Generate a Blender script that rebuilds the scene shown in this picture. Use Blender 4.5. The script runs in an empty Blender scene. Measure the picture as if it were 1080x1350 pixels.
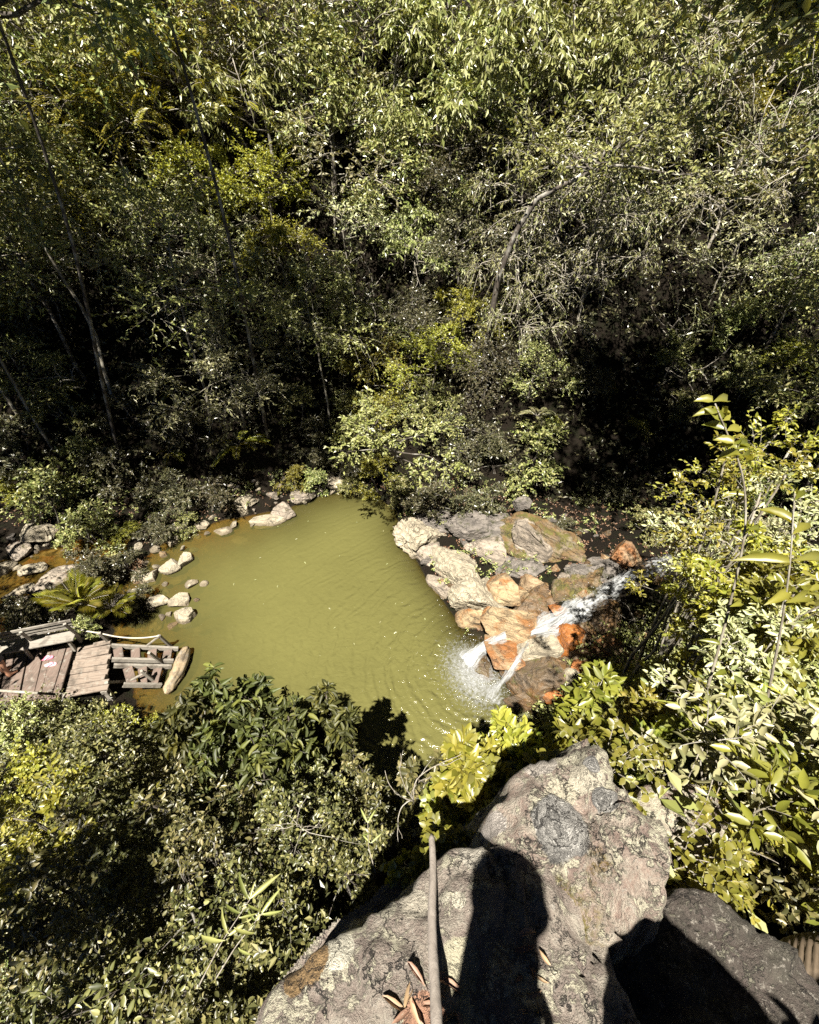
import bpy, bmesh, math, random
import numpy as np
from mathutils import Vector, Matrix, Euler

R = math.radians
sc = bpy.context.scene

# ---------------------------------------------------------------- camera, sky, sun, exposure
CAM_H, PITCH, FPX = 10.0, 38.0, 600.0
cam_data = bpy.data.cameras.new("camera")
cam = bpy.data.objects.new("camera", cam_data)
sc.collection.objects.link(cam)
cam.location = (0, 0, CAM_H)
cam.rotation_euler = (R(90 - PITCH), 0, 0)
cam_data.sensor_fit = 'HORIZONTAL'
cam_data.sensor_width = 36.0
cam_data.lens = 36.0 * FPX / 1080.0
cam_data.clip_start = 0.02
cam_data.clip_end = 1000
sc.camera = cam

SUN_EL = R(62)
SUN_AZ = math.atan2(-0.27, -0.963)          # the sun stands behind the viewer, a little to the left
world = bpy.data.worlds.new("World")
sc.world = world
world.use_nodes = True
wn = world.node_tree
sky = wn.nodes.new('ShaderNodeTexSky')
sky.sky_type = 'NISHITA'
sky.sun_disc = False
sky.sun_elevation = SUN_EL
sky.sun_rotation = SUN_AZ
sky.altitude = 2000
sky.air_density = 0.12
sky.dust_density = 0.05
bg = wn.nodes['Background']
bg.inputs['Strength'].default_value = 0.05
wn.links.new(sky.outputs[0], bg.inputs['Color'])

sun_data = bpy.data.lights.new("sun", 'SUN')
sun_data.energy = 5.0
sun_data.angle = R(0.5)
sun_data.color = (1.0, 0.94, 0.84)
sun = bpy.data.objects.new("sun", sun_data)
sc.collection.objects.link(sun)
to_sun = Vector((math.sin(SUN_AZ) * math.cos(SUN_EL), math.cos(SUN_AZ) * math.cos(SUN_EL), math.sin(SUN_EL)))
sun.rotation_euler = to_sun.to_track_quat('Z', 'Y').to_euler()
sun.location = (0, -5, 30)

sc.view_settings.view_transform = 'Standard'
sc.view_settings.look = 'None'
sc.view_settings.gamma = 1.0
sc.view_settings.exposure = 1.9
sc.render.engine = 'CYCLES'
sc.cycles.use_denoising = False
sc.cycles.max_bounces = 5
sc.cycles.diffuse_bounces = 1
sc.cycles.glossy_bounces = 2
sc.cycles.transmission_bounces = 3
sc.cycles.transparent_max_bounces = 12
sc.cycles.sample_clamp_indirect = 3.0
sc.render.filter_size = 0.85

# ---------------------------------------------------------------- numbers
rng = np.random.default_rng(7)
_perm = np.random.default_rng(3).permutation(256).astype(np.int64)
_perm = np.concatenate([_perm, _perm, _perm])
_grad = np.random.default_rng(5).normal(size=(256, 3))
_grad /= np.linalg.norm(_grad, axis=1)[:, None]

def pn(x, y, z):
    x, y, z = np.broadcast_arrays(np.asarray(x, float), np.asarray(y, float), np.asarray(z, float))
    xi, yi, zi = np.floor(x).astype(np.int64), np.floor(y).astype(np.int64), np.floor(z).astype(np.int64)
    xf, yf, zf = x - xi, y - yi, z - zi
    fade = lambda t: t * t * t * (t * (t * 6 - 15) + 10)
    u, v, w = fade(xf), fade(yf), fade(zf)
    def g(dx, dy, dz):
        h = _perm[_perm[_perm[(xi + dx) & 255] + ((yi + dy) & 255)] + ((zi + dz) & 255)]
        gr = _grad[h]
        return gr[..., 0] * (xf - dx) + gr[..., 1] * (yf - dy) + gr[..., 2] * (zf - dz)
    l = lambda a, b, t: a + t * (b - a)
    return l(l(l(g(0,0,0), g(1,0,0), u), l(g(0,1,0), g(1,1,0), u), v),
             l(l(g(0,0,1), g(1,0,1), u), l(g(0,1,1), g(1,1,1), u), v), w)

def fbm(x, y, z, o=4):
    s, a, f = 0, 1.0, 1.0
    for _ in range(o):
        s = s + a * pn(x * f, y * f, z * f)
        a *= 0.5; f *= 2.03
    return s

def sstep(a, b, x):
    t = np.clip((x - a) / (b - a), 0, 1)
    return t * t * (3 - 2 * t)

def norm(a):
    return a / np.maximum(np.linalg.norm(a, axis=-1, keepdims=True), 1e-9)

def poly_sd(px, py, poly):
    """signed distance to a polygon, negative inside"""
    px, py = np.asarray(px, float), np.asarray(py, float)
    d = np.full(px.shape, 1e9); inside = np.zeros(px.shape, bool)
    n = len(poly)
    for i in range(n):
        ax, ay = poly[i]; bx, by = poly[(i + 1) % n]
        ex, ey = bx - ax, by - ay
        wx, wy = px - ax, py - ay
        t = np.clip((wx * ex + wy * ey) / (ex * ex + ey * ey + 1e-12), 0, 1)
        d = np.minimum(d, np.hypot(wx - ex * t, wy - ey * t))
        c = ((ay > py) != (by > py)) & (px < (bx - ax) * (py - ay) / ((by - ay) + 1e-12) + ax)
        inside ^= c
    return np.where(inside, -d, d)

def line_d(px, py, pts):
    """distance to a polyline and the interpolated third value"""
    px, py = np.asarray(px, float), np.asarray(py, float)
    best = np.full(px.shape, 1e9); val = np.zeros(px.shape)
    for (ax, ay, av), (bx, by, bv) in zip(pts[:-1], pts[1:]):
        ex, ey = bx - ax, by - ay
        wx, wy = px - ax, py - ay
        t = np.clip((wx * ex + wy * ey) / (ex * ex + ey * ey), 0, 1)
        d = np.hypot(wx - ex * t, wy - ey * t)
        m = d < best
        best = np.where(m, d, best); val = np.where(m, av + (bv - av) * t, val)
    return best, val

_cp, _sp = math.cos(R(PITCH)), math.sin(R(PITCH))
def ray(u, v):
    cx, cy = (u - 540) / FPX, (675 - v) / FPX
    return np.array([cx, _cp + cy * _sp, -_sp + cy * _cp])

def at_z(u, v, z):
    """the point of height z that the photograph shows at (u, v)"""
    d = ray(u, v)
    t = (z - CAM_H) / d[2]
    return np.array([d[0] * t, d[1] * t, z])

def px_m(u, v, z):
    """metres per photo pixel at that point"""
    d = ray(u, v)
    return (z - CAM_H) / d[2] / FPX

# ---------------------------------------------------------------- the lie of the land
POOL = [tuple(at_z(u, v, 0)[:2]) for u, v in
        [(452, 648), (500, 655), (520, 672), (535, 725), (572, 775), (605, 830), (625, 850), (660, 880), (690, 950), (680, 1020),
         (610, 1100), (480, 1120), (350, 1030), (250, 985), (190, 960), (172, 900), (150, 850), (150, 810),
         (165, 765), (205, 722), (250, 700), (300, 684), (380, 672), (420, 655)]]
STREAM = [tuple(at_z(u, v, 0)[:2]) for u, v in
          [(-60, 760), (0, 738), (60, 725), (120, 705), (175, 705), (170, 735), (120, 752), (60, 775), (20, 800), (10, 850), (-80, 860)]]
FOOT_X = [-40, -16, -13.8, -8, -4, -1.9, 0.5, 4.1, 7.2, 12, 40]
FOOT_Y = [8.0, 10.9, 11.9, 12.7, 13.9, 14.5, 14.0, 12.7, 12.2, 12.0, 12.0]
NEAR_X = [-40, -14, -9, -6, -4, -2, -1, 0, 0.6, 1.5, 2.5, 3.5, 5, 7, 11, 40]
NEAR_Y = [4.6, 5.0, 5.2, 5.0, 4.4, 3.3, 2.1, 1.7, 2.1, 3.1, 4.6, 5.8, 6.6, 7.2, 8.6, 12]
NEAR_K = [1.0, 1.1, 1.2, 1.2, 1.2, 1.4, 3.0, 6.0, 5.0, 3.2, 1.9, 1.4, 1.3, 1.2, 1.1, 1.0]
CHAN = [(1.9, 6.2, 0.0), (2.9, 7.4, 0.25), (4.0, 7.75, 0.75), (5.2, 8.2, 1.25), (6.9, 9.0, 1.6), (9.5, 9.8, 2.1), (14, 11, 3.2), (24, 12.5, 6)]

def terrain(x, y):
    x, y = np.asarray(x, float), np.asarray(y, float)
    s = np.minimum(poly_sd(x, y, POOL), poly_sd(x, y, STREAM) + 0.12)
    n1 = fbm(x * 0.22, y * 0.22, 1.3, 3)
    n2 = fbm(x * 0.9, y * 0.9, 4.1, 3)
    far = (y - np.interp(x, FOOT_X, FOOT_Y)) * (1.15 + 0.12 * n1)
    far = np.where(far > 0, far + 0.9 * n1 * sstep(0, 4, far), far * 0.15)
    kk = np.interp(x, NEAR_X, NEAR_K)
    near = (np.interp(x, NEAR_X, NEAR_Y) - y) * kk
    cap = 7.7 - 4.6 * np.clip(-x - 0.28, 0, 1.15) - 0.22 * np.clip(-x - 2.0, 0, 30) - 0.25 * np.clip(x - 2, 0, 6)
    edge = sstep(-0.25, -0.85, y + 0.35 * n2) * sstep(-1.9, -0.9, x + 0.5 * n2)  # unseen rise behind the viewpoint, shaped to shade the left bank
    cap = cap * (1 - edge) + (8.0 - 0.12 * np.clip(x, 0, 20)) * edge
    near = np.minimum(near, cap + 0.15 * n2)
    near = np.where(near > 0, near, near * 0.1)
    low = 0.10 + 0.30 * np.clip(s, 0, 1.2) + 0.1 * n2
    h = np.maximum(np.maximum(far, near), low) + 0.10 * n2
    # the upper brook on the right
    d, cz = line_d(x, y, CHAN)
    w = sstep(2.6, 0.8, d)
    h = h * (1 - w) + (cz - 0.15 + 0.1 * n2) * w
    # pool and brook beds
    bed = -np.minimum(1.3, 0.05 + np.interp(x, [-7, -5, -2, 0], [0.13, 0.17, 0.4, 0.7]) * np.clip(-s, 0, 9) ** 1.15) + 0.07 * n2
    b = sstep(0.25, -0.12, s)
    return h * (1 - b) + bed * b

def hit(u, v, up=0.0, tmin=1.0, tmax=60.0):
    """ground point whose spot `up` metres above the ground shows at (u, v)"""
    d = ray(u, v)
    t = np.arange(tmin, tmax, 0.04)
    p = np.outer(t, d) + np.array([0, 0, CAM_H])
    below = p[:, 2] < terrain(p[:, 0], p[:, 1]) + up
    k = int(np.argmax(below)) if below.any() else len(t) - 1
    x, y = p[k, 0], p[k, 1]
    return Vector((x, y, float(terrain(x, y))))

# ---------------------------------------------------------------- object helpers
def link(o):
    sc.collection.objects.link(o)
    return o

def tag(o, label=None, cat=None, group=None, kind=None):
    if label: o['label'] = label
    if cat: o['category'] = cat
    if group: o['group'] = group
    if kind: o['kind'] = kind
    return o

def empty(name, loc=(0, 0, 0), rz=0.0):
    o = bpy.data.objects.new(name, None)
    o.empty_display_size = 0.2
    o.location = loc
    o.rotation_euler = (0, 0, rz)
    return link(o)

class MB:
    """collects vertices and polygons, then becomes one mesh"""
    def __init__(self):
        self.v, self.f, self.m, self.uv, self.n = [], [], [], [], 0
    def add(self, V, F, mat=0):
        V = np.asarray(V, float).reshape(-1, 3)
        self.v.append(V)
        for face in F:
            face = np.asarray(face, np.int64)
            if face.ndim == 1: face = face[None]
            self.f.append(face + self.n)
            self.m.append(np.full(len(face), mat, np.int32))
        self.n += len(V)
        return self
    def mesh(self, name, mats, smooth=False):
        me = bpy.data.meshes.new(name)
        V = np.concatenate(self.v) if self.v else np.zeros((0, 3))
        me.vertices.add(len(V)); me.vertices.foreach_set('co', V.astype(np.float32).ravel())
        loops = np.concatenate([f.ravel() for f in self.f]).astype(np.int32)
        sizes = np.concatenate([np.full(len(f), f.shape[1]) for f in self.f]).astype(np.int32)
        starts = np.concatenate([[0], np.cumsum(sizes)[:-1]]).astype(np.int32)
        me.loops.add(len(loops)); me.loops.foreach_set('vertex_index', loops)
        me.polygons.add(len(sizes))
        me.polygons.foreach_set('loop_start', starts)
        me.polygons.foreach_set('loop_total', sizes)
        me.polygons.foreach_set('material_index', np.concatenate(self.m))
        me.polygons.foreach_set('use_smooth', np.full(len(sizes), smooth))
        for m in mats: me.materials.append(m)
        me.update(calc_edges=True)
        return me
    def build(self, name, mats, parent=None, smooth=False, loc=None):
        if not isinstance(mats, (list, tuple)): mats = [mats]
        o = bpy.data.objects.new(name, self.mesh(name, mats, smooth))
        if parent is not None: o.parent = parent
        if loc is not None: o.location = loc
        return link(o)

def cat_pts(P, n=30, sag=0.0):
    P = np.array(P); L = np.concatenate([[0], np.cumsum(np.linalg.norm(np.diff(P, axis=0), axis=1))])
    s = np.linspace(0, L[-1], n); Q = np.stack([np.interp(s, L, P[:, k]) for k in range(3)], 1)
    for _ in range(4): Q[1:-1] = (Q[:-2] + 2 * Q[1:-1] + Q[2:]) / 4
    return Q
def tube(mb, pts, rad, sides=6, mat=0, cap=True):
    P = np.asarray(pts, float); n = len(P)
    r = np.broadcast_to(np.asarray(rad, float), (n,)) if np.ndim(rad) else np.full(n, float(rad))
    T = norm(np.gradient(P, axis=0))
    ref = np.where(np.abs(T[:, 2:3]) > 0.9, np.array([[1.0, 0, 0]]), np.array([[0, 0, 1.0]]))
    ref = np.tile(ref[0], (n, 1))
    A = norm(np.cross(T, ref)); B = np.cross(T, A)
    a = np.arange(sides) * 2 * math.pi / sides
    V = P[:, None] + r[:, None, None] * (A[:, None] * np.cos(a)[None, :, None] + B[:, None] * np.sin(a)[None, :, None])
    i = np.arange(n - 1)[:, None] * sides; j = np.arange(sides)[None]; k = (j + 1) % sides
    F = np.stack([i + j, i + k, i + sides + k, i + sides + j], -1).reshape(-1, 4)
    fs = [F]
    if cap and sides > 3:
        fs += [np.arange(sides)[::-1][None], (np.arange(sides) + (n - 1) * sides)[None]]
    mb.add(V.reshape(-1, 3), fs, mat)

def box(mb, c, size, rot=None, mat=0, bev=0.0):
    """a board with slightly broken edges"""
    hx, hy, hz = [s / 2 for s in size]
    b = min(bev, hx * .5, hy * .5, hz * .5)
    V, F = [], []
    if b <= 0:
        V = [(sx * hx, sy * hy, sz * hz) for sz in (-1, 1) for sx, sy in ((-1, -1), (1, -1), (1, 1), (-1, 1))]
        F = [(3, 2, 1, 0), (4, 5, 6, 7), (0, 1, 5, 4), (1, 2, 6, 5), (2, 3, 7, 6), (3, 0, 4, 7)]
    else:
        rings = [(-hz, b), (-hz + b, 0), (hz - b, 0), (hz, b)]
        for z, ins in rings:
            V += [(sx * (hx - ins), sy * (hy - ins), z) for sx, sy in ((-1, -1), (1, -1), (1, 1), (-1, 1))]
        F = [(3, 2, 1, 0), (12, 13, 14, 15)]
        for q in range(3):
            for e in range(4):
                F.append((q * 4 + e, q * 4 + (e + 1) % 4, q * 4 + 4 + (e + 1) % 4, q * 4 + 4 + e))
    V = np.array(V, float)
    if rot is not None:
        M = np.array(rot.to_matrix() if hasattr(rot, 'to_matrix') else rot)
        V = V @ M.T
    mb.add(V + np.asarray(c, float), [np.array(F)], mat)

def beam(mb, p, q, w, h, mat=0, bev=0.006, up=(0, 0, 1)):
    """a squared timber from p to q"""
    p, q = np.asarray(p, float), np.asarray(q, float)
    L = np.linalg.norm(q - p); X = (q - p) / L
    Z = np.asarray(up, float); Y = np.cross(Z, X)
    if np.linalg.norm(Y) < 1e-3: Y = np.array([0, 1.0, 0])
    Y /= np.linalg.norm(Y); Z = np.cross(X, Y)
    box(mb, (p + q) / 2, (L, w, h), np.stack([X, Y, Z], 1), mat, bev)

# ---------------------------------------------------------------- materials
def new_mat(name):
    m = bpy.data.materials.new(name); m.use_nodes = True
    nt = m.node_tree
    return m, nt, nt.nodes['Principled BSDF'], nt.nodes['Material Output']

def N(nt, kind, **kw):
    n = nt.nodes.new(kind)
    for k, v in kw.items():
        if k.startswith('i_'):
            key = k[2:]
            n.inputs[int(key) if key.isdigit() else key.replace('_', ' ')].default_value = v
        else: setattr(n, k, v)
    return n

def ramp(nt, fac, stops, mode='LINEAR'):
    r = nt.nodes.new('ShaderNodeValToRGB')
    r.color_ramp.interpolation = mode
    e = r.color_ramp.elements
    while len(e) > 1: e.remove(e[-1])
    for k, (p, c) in enumerate(stops):
        el = e[0] if k == 0 else e.new(p)
        el.position = p
        el.color = tuple(c) + (1,) if not np.isscalar(c) else (c, c, c, 1)
    nt.links.new(fac, r.inputs[0])
    return r.outputs[0]

def mixc(nt, fac, a, b, mode='MIX'):
    n = nt.nodes.new('ShaderNodeMix'); n.data_type = 'RGBA'; n.blend_type = mode
    for sock, val in ((n.inputs[0], fac), (n.inputs[6], a), (n.inputs[7], b)):
        if hasattr(val, 'is_linked'): nt.links.new(val, sock)
        elif np.isscalar(val): sock.default_value = val
        else: sock.default_value = tuple(val) + (1,)
    return n.outputs[2]

def math_(nt, op, a, b=None, c=None):
    n = nt.nodes.new('ShaderNodeMath'); n.operation = op
    for i, val in enumerate((a, b, c)):
        if val is None: continue
        if hasattr(val, 'is_linked'): nt.links.new(val, n.inputs[i])
        else: n.inputs[i].default_value = val
    return n.outputs[0]

def noise(nt, vec, scale, detail=4, rough=0.6, dist=0.0):
    n = N(nt, 'ShaderNodeTexNoise', i_Scale=scale, i_Detail=detail, i_Roughness=rough, i_Distortion=dist)
    if vec is not None: nt.links.new(vec, n.inputs['Vector'])
    return n.outputs['Fac']

def bump(nt, height, strength, dist, bsdf, chain=None):
    b = N(nt, 'ShaderNodeBump', i_Strength=strength, i_Distance=dist)
    nt.links.new(height, b.inputs['Height'])
    if chain is not None: nt.links.new(chain, b.inputs['Normal'])
    if bsdf is not None: nt.links.new(b.outputs[0], bsdf.inputs['Normal'])
    return b.outputs[0]

def leaf_mat(name, cols, rough=0.38, trans=0.17, spec=0.6, tcol=None):
    """every leaf its own shade between the given colours; the plant as a whole a little lighter or darker"""
    m, nt, b, out = new_mat(name)
    g = N(nt, 'ShaderNodeNewGeometry')
    oi = N(nt, 'ShaderNodeObjectInfo')
    st = [(i / (len(cols) - 1), c) for i, c in enumerate(cols)]
    col = ramp(nt, g.outputs['Random Per Island'], st)
    hsv = N(nt, 'ShaderNodeHueSaturation')
    nt.links.new(col, hsv.inputs['Color'])
    nt.links.new(math_(nt, 'MULTIPLY_ADD', oi.outputs['Random'], 0.045, 0.478), hsv.inputs['Hue'])
    nt.links.new(math_(nt, 'MULTIPLY_ADD', oi.outputs['Random'], 0.5, 0.75), hsv.inputs['Value'])
    tc = N(nt, 'ShaderNodeTexCoord')
    blot = noise(nt, tc.outputs['Object'], 9.0, 2)
    c2 = mixc(nt, math_(nt, 'MULTIPLY', blot, 0.35), hsv.outputs[0], (0.07, 0.06, 0.015), 'MIX')
    nt.links.new(c2, b.inputs['Base Color'])
    b.inputs['Roughness'].default_value = rough
    b.inputs['Specular IOR Level'].default_value = spec
    tr = N(nt, 'ShaderNodeBsdfTranslucent')
    tcx = mixc(nt, 1.0, c2, tcol or (1.5, 1.35, 0.45), 'MULTIPLY')
    nt.links.new(tcx, tr.inputs['Color'])
    ms = N(nt, 'ShaderNodeMixShader', i_0=trans)
    nt.links.new(b.outputs[0], ms.inputs[1]); nt.links.new(tr.outputs[0], ms.inputs[2])
    nt.links.new(ms.outputs[0], out.inputs['Surface'])
    return m

def bark_mat(name, a, b_, scale=6.0, rough=0.85):
    m, nt, b, out = new_mat(name)
    tc = N(nt, 'ShaderNodeTexCoord')
    mp = N(nt, 'ShaderNodeMapping'); mp.inputs['Scale'].default_value = (1, 1, 0.22)
    nt.links.new(tc.outputs['Object'], mp.inputs['Vector'])
    f = noise(nt, mp.outputs[0], scale * 4, 5, 0.7)
    g = noise(nt, tc.outputs['Object'], scale * 0.5, 3)
    nt.links.new(mixc(nt, ramp(nt, f, [(0.35, 0.0), (0.65, 1.0)]), a, b_), b.inputs['Base Color'])
    nt.links.new(mixc(nt, math_(nt, 'MULTIPLY', ramp(nt, g, [(0.5, 0.0), (0.62, 1.0)]), 0.6),
                      mixc(nt, ramp(nt, f, [(0.35, 0.0), (0.65, 1.0)]), a, b_), (0.30, 0.29, 0.25)), b.inputs['Base Color'])
    b.inputs['Roughness'].default_value = rough
    bump(nt, f, 0.6, 0.02, b)
    return m

def rock_mat(name, base, dark, stain=None, stain_amt=0.5, moss=None, moss_amt=0.5, scale=1.0, rough=0.8, off=0.0):
    m, nt, b, out = new_mat(name)
    tc = N(nt, 'ShaderNodeTexCoord')
    oi = N(nt, 'ShaderNodeObjectInfo')
    va = N(nt, 'ShaderNodeVectorMath', operation='ADD')
    cb = N(nt, 'ShaderNodeCombineXYZ')
    for i in range(3): nt.links.new(math_(nt, 'MULTIPLY', oi.outputs['Random'], 37.0 + 11 * i), cb.inputs[i])
    nt.links.new(tc.outputs['Object'], va.inputs[0]); nt.links.new(cb.outputs[0], va.inputs[1])
    vec = va.outputs[0]
    n1 = noise(nt, vec, 2.2 * scale, 6, 0.65, 0.4)
    n2 = noise(nt, vec, 9.0 * scale, 6, 0.7, 0.3)
    n3 = noise(nt, vec, 45.0 * scale, 4, 0.7)
    vo = N(nt, 'ShaderNodeTexVoronoi', feature='DISTANCE_TO_EDGE'); vo.inputs['Scale'].default_value = 2.6 * scale
    wv = N(nt, 'ShaderNodeVectorMath', operation='MULTIPLY_ADD')
    nz = N(nt, 'ShaderNodeTexNoise', i_Scale=3.0 * scale, i_Detail=4.0)
    nt.links.new(vec, nz.inputs['Vector'])
    nt.links.new(nz.outputs['Color'], wv.inputs[0]); wv.inputs[1].default_value = (0.9, 0.9, 0.9)
    nt.links.new(vec, wv.inputs[2]); nt.links.new(wv.outputs[0], vo.inputs['Vector'])
    crack = math_(nt, 'MULTIPLY', ramp(nt, vo.outputs['Distance'], [(0.0, 1.0), (0.012, 0.7), (0.035, 0.0)]), ramp(nt, nz.outputs['Fac'], [(0.50, 0.0), (0.60, 1.0)]))
    mpr = N(nt, 'ShaderNodeMapping'); mpr.inputs['Rotation'].default_value = (0.55, 0.45, 0.3); mpr.inputs['Scale'].default_value = (1.0, 1.6, 7.0)
    nt.links.new(vec, mpr.inputs['Vector'])
    strata = ramp(nt, noise(nt, mpr.outputs[0], 1.7 * scale, 7, 0.7, 0.9), [(0.30, 1.0), (0.40, 0.6), (0.50, 0.0)])
    mid = [0.5 * (p + q) for p, q in zip(base, dark)]
    col = mixc(nt, ramp(nt, n2, [(0.35, 0.0), (0.62, 1.0)]), mid, base)
    col = mixc(nt, ramp(nt, n1, [(0.42, 0.0), (0.58, 1.0)]), col, mixc(nt, n3, dark, base))
    if stain:
        col = mixc(nt, math_(nt, 'MULTIPLY', ramp(nt, noise(nt, vec, 1.5 * scale, 5, 0.6, 0.8), [(0.55 - 0.2 * stain_amt, 0.0), (0.70 - 0.2 * stain_amt, 1.0)]), 0.9), col, mixc(nt, n2, [c * 0.45 for c in stain], stain))
    if moss:
        col = mixc(nt, ramp(nt, noise(nt, vec, 3.1 * scale, 6, 0.75), [(0.62 - 0.2 * moss_amt, 0.0), (0.70 - 0.2 * moss_amt, 1.0)]), col, mixc(nt, n3, [c * 0.5 for c in moss], moss))
    col = mixc(nt, math_(nt, 'MULTIPLY', strata, 0.75), col, [0.5 * c for c in dark])
    col = mixc(nt, math_(nt, 'MULTIPLY', crack, 0.85), col, (0.02, 0.018, 0.015))
    col = mixc(nt, ramp(nt, n3, [(0.60, 0.0), (0.72, 0.55)]), col, (0.03, 0.028, 0.022))
    gp = N(nt, 'ShaderNodeNewGeometry'); sp = N(nt, 'ShaderNodeSeparateXYZ'); nt.links.new(gp.outputs['Position'], sp.inputs[0])
    wet = ramp(nt, math_(nt, 'MULTIPLY_ADD', n2, -0.10, sp.outputs[2]), [(0.0, 0.72), (0.02, 0.6), (0.07, 0.0)])
    col = mixc(nt, wet, col, mixc(nt, n1, (0.03, 0.022, 0.012), (0.09, 0.06, 0.025)))
    nt.links.new(col, b.inputs['Base Color'])
    b.inputs['Roughness'].default_value = rough
    h = math_(nt, 'ADD', math_(nt, 'MULTIPLY', n2, 0.6), math_(nt, 'SUBTRACT', math_(nt, 'MULTIPLY', n3, 0.25), math_(nt, 'ADD', math_(nt, 'MULTIPLY', crack, 0.35), math_(nt, 'MULTIPLY', strata, 0.30))))
    bump(nt, h, 0.9, 0.06 / scale, b)
    return m

M = {}
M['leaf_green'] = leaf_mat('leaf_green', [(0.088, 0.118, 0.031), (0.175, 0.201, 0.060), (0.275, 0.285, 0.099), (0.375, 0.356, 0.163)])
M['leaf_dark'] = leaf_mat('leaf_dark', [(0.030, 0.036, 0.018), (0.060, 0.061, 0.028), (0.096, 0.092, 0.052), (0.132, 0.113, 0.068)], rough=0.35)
M['leaf_yellow'] = leaf_mat('leaf_yellow', [(0.167, 0.185, 0.019), (0.259, 0.255, 0.033), (0.335, 0.309, 0.049), (0.228, 0.233, 0.066)], trans=0.35)
M['leaf_silver'] = leaf_mat('leaf_silver', [(0.170, 0.192, 0.086), (0.302, 0.307, 0.154), (0.398, 0.384, 0.213), (0.226, 0.232, 0.098)], rough=0.4)
M['leaf_olive'] = leaf_mat('leaf_olive', [(0.118, 0.149, 0.037), (0.198, 0.230, 0.065), (0.297, 0.320, 0.116), (0.377, 0.388, 0.184)])
M['leaf_dry'] = leaf_mat('leaf_dry', [(0.130, 0.120, 0.049), (0.195, 0.193, 0.086), (0.247, 0.256, 0.123), (0.130, 0.161, 0.036)], trans=0.15)
M['leaf_lime'] = leaf_mat('leaf_lime', [(0.126, 0.151, 0.019), (0.202, 0.214, 0.031), (0.264, 0.264, 0.042), (0.164, 0.176, 0.054)], trans=0.38, rough=0.36)
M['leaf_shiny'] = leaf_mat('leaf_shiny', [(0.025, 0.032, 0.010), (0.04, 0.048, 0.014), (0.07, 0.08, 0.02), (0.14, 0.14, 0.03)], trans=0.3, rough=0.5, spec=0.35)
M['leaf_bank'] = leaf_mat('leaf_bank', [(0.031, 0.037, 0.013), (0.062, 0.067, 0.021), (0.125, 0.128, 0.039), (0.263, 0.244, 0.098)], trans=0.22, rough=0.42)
M['leaf_litter'] = leaf_mat('leaf_litter', [(0.12, 0.05, 0.025), (0.22, 0.11, 0.06), (0.30, 0.20, 0.13), (0.10, 0.06, 0.04)], trans=0.1, rough=0.6)
M['bark_pale'] = bark_mat('bark_pale', (0.192, 0.176, 0.136), (0.096, 0.080, 0.056))
M['bark_dark'] = bark_mat('bark_dark', (0.07, 0.055, 0.04), (0.03, 0.025, 0.02))
M['twig_pale'] = bark_mat('twig_pale', (0.288, 0.264, 0.216), (0.160, 0.136, 0.104), 14)
M['rock_pale'] = rock_mat('rock_pale', (0.343, 0.301, 0.216), (0.134, 0.111, 0.079))
M['rock_grey'] = rock_mat('rock_grey', (0.286, 0.240, 0.187), (0.067, 0.055, 0.043), moss=(0.060, 0.052, 0.016), moss_amt=0.3)
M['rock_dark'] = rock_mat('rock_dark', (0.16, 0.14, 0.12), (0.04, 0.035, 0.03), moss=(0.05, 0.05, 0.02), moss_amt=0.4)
M['rock_tan'] = rock_mat('rock_tan', (0.325, 0.247, 0.142), (0.110, 0.070, 0.033), stain=(0.233, 0.089, 0.016), stain_amt=0.45)
M['rock_orange'] = rock_mat('rock_orange', (0.265, 0.195, 0.112), (0.109, 0.060, 0.028), stain=(0.265, 0.098, 0.021), stain_amt=0.75, rough=0.6)
M['rock_rust'] = rock_mat('rock_rust', (0.281, 0.203, 0.119), (0.125, 0.068, 0.028), stain=(0.343, 0.109, 0.015), stain_amt=1.0, rough=0.6, scale=.8)
M['rock_rust2'] = rock_mat('rock_rust2', (0.249, 0.085, 0.014), (0.119, 0.041, 0.010), stain=(0.298, 0.100, 0.013), stain_amt=0.9, rough=0.5)
M['rock_wet'] = rock_mat('rock_wet', (0.120, 0.084, 0.048), (0.032, 0.024, 0.016), stain=(0.128, 0.064, 0.016), stain_amt=0.7, moss=(0.080, 0.072, 0.016), moss_amt=0.3, rough=0.5)
M['rock_mossy'] = rock_mat('rock_mossy', (0.172, 0.142, 0.092), (0.055, 0.040, 0.025), stain=(0.137, 0.076, 0.022), stain_amt=0.8, moss=(0.096, 0.086, 0.013), moss_amt=0.7)
M['rock_bed'] = rock_mat('rock_bed', (0.259, 0.173, 0.058), (0.130, 0.079, 0.022), stain=(0.216, 0.101, 0.022), stain_amt=0.6)

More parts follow.
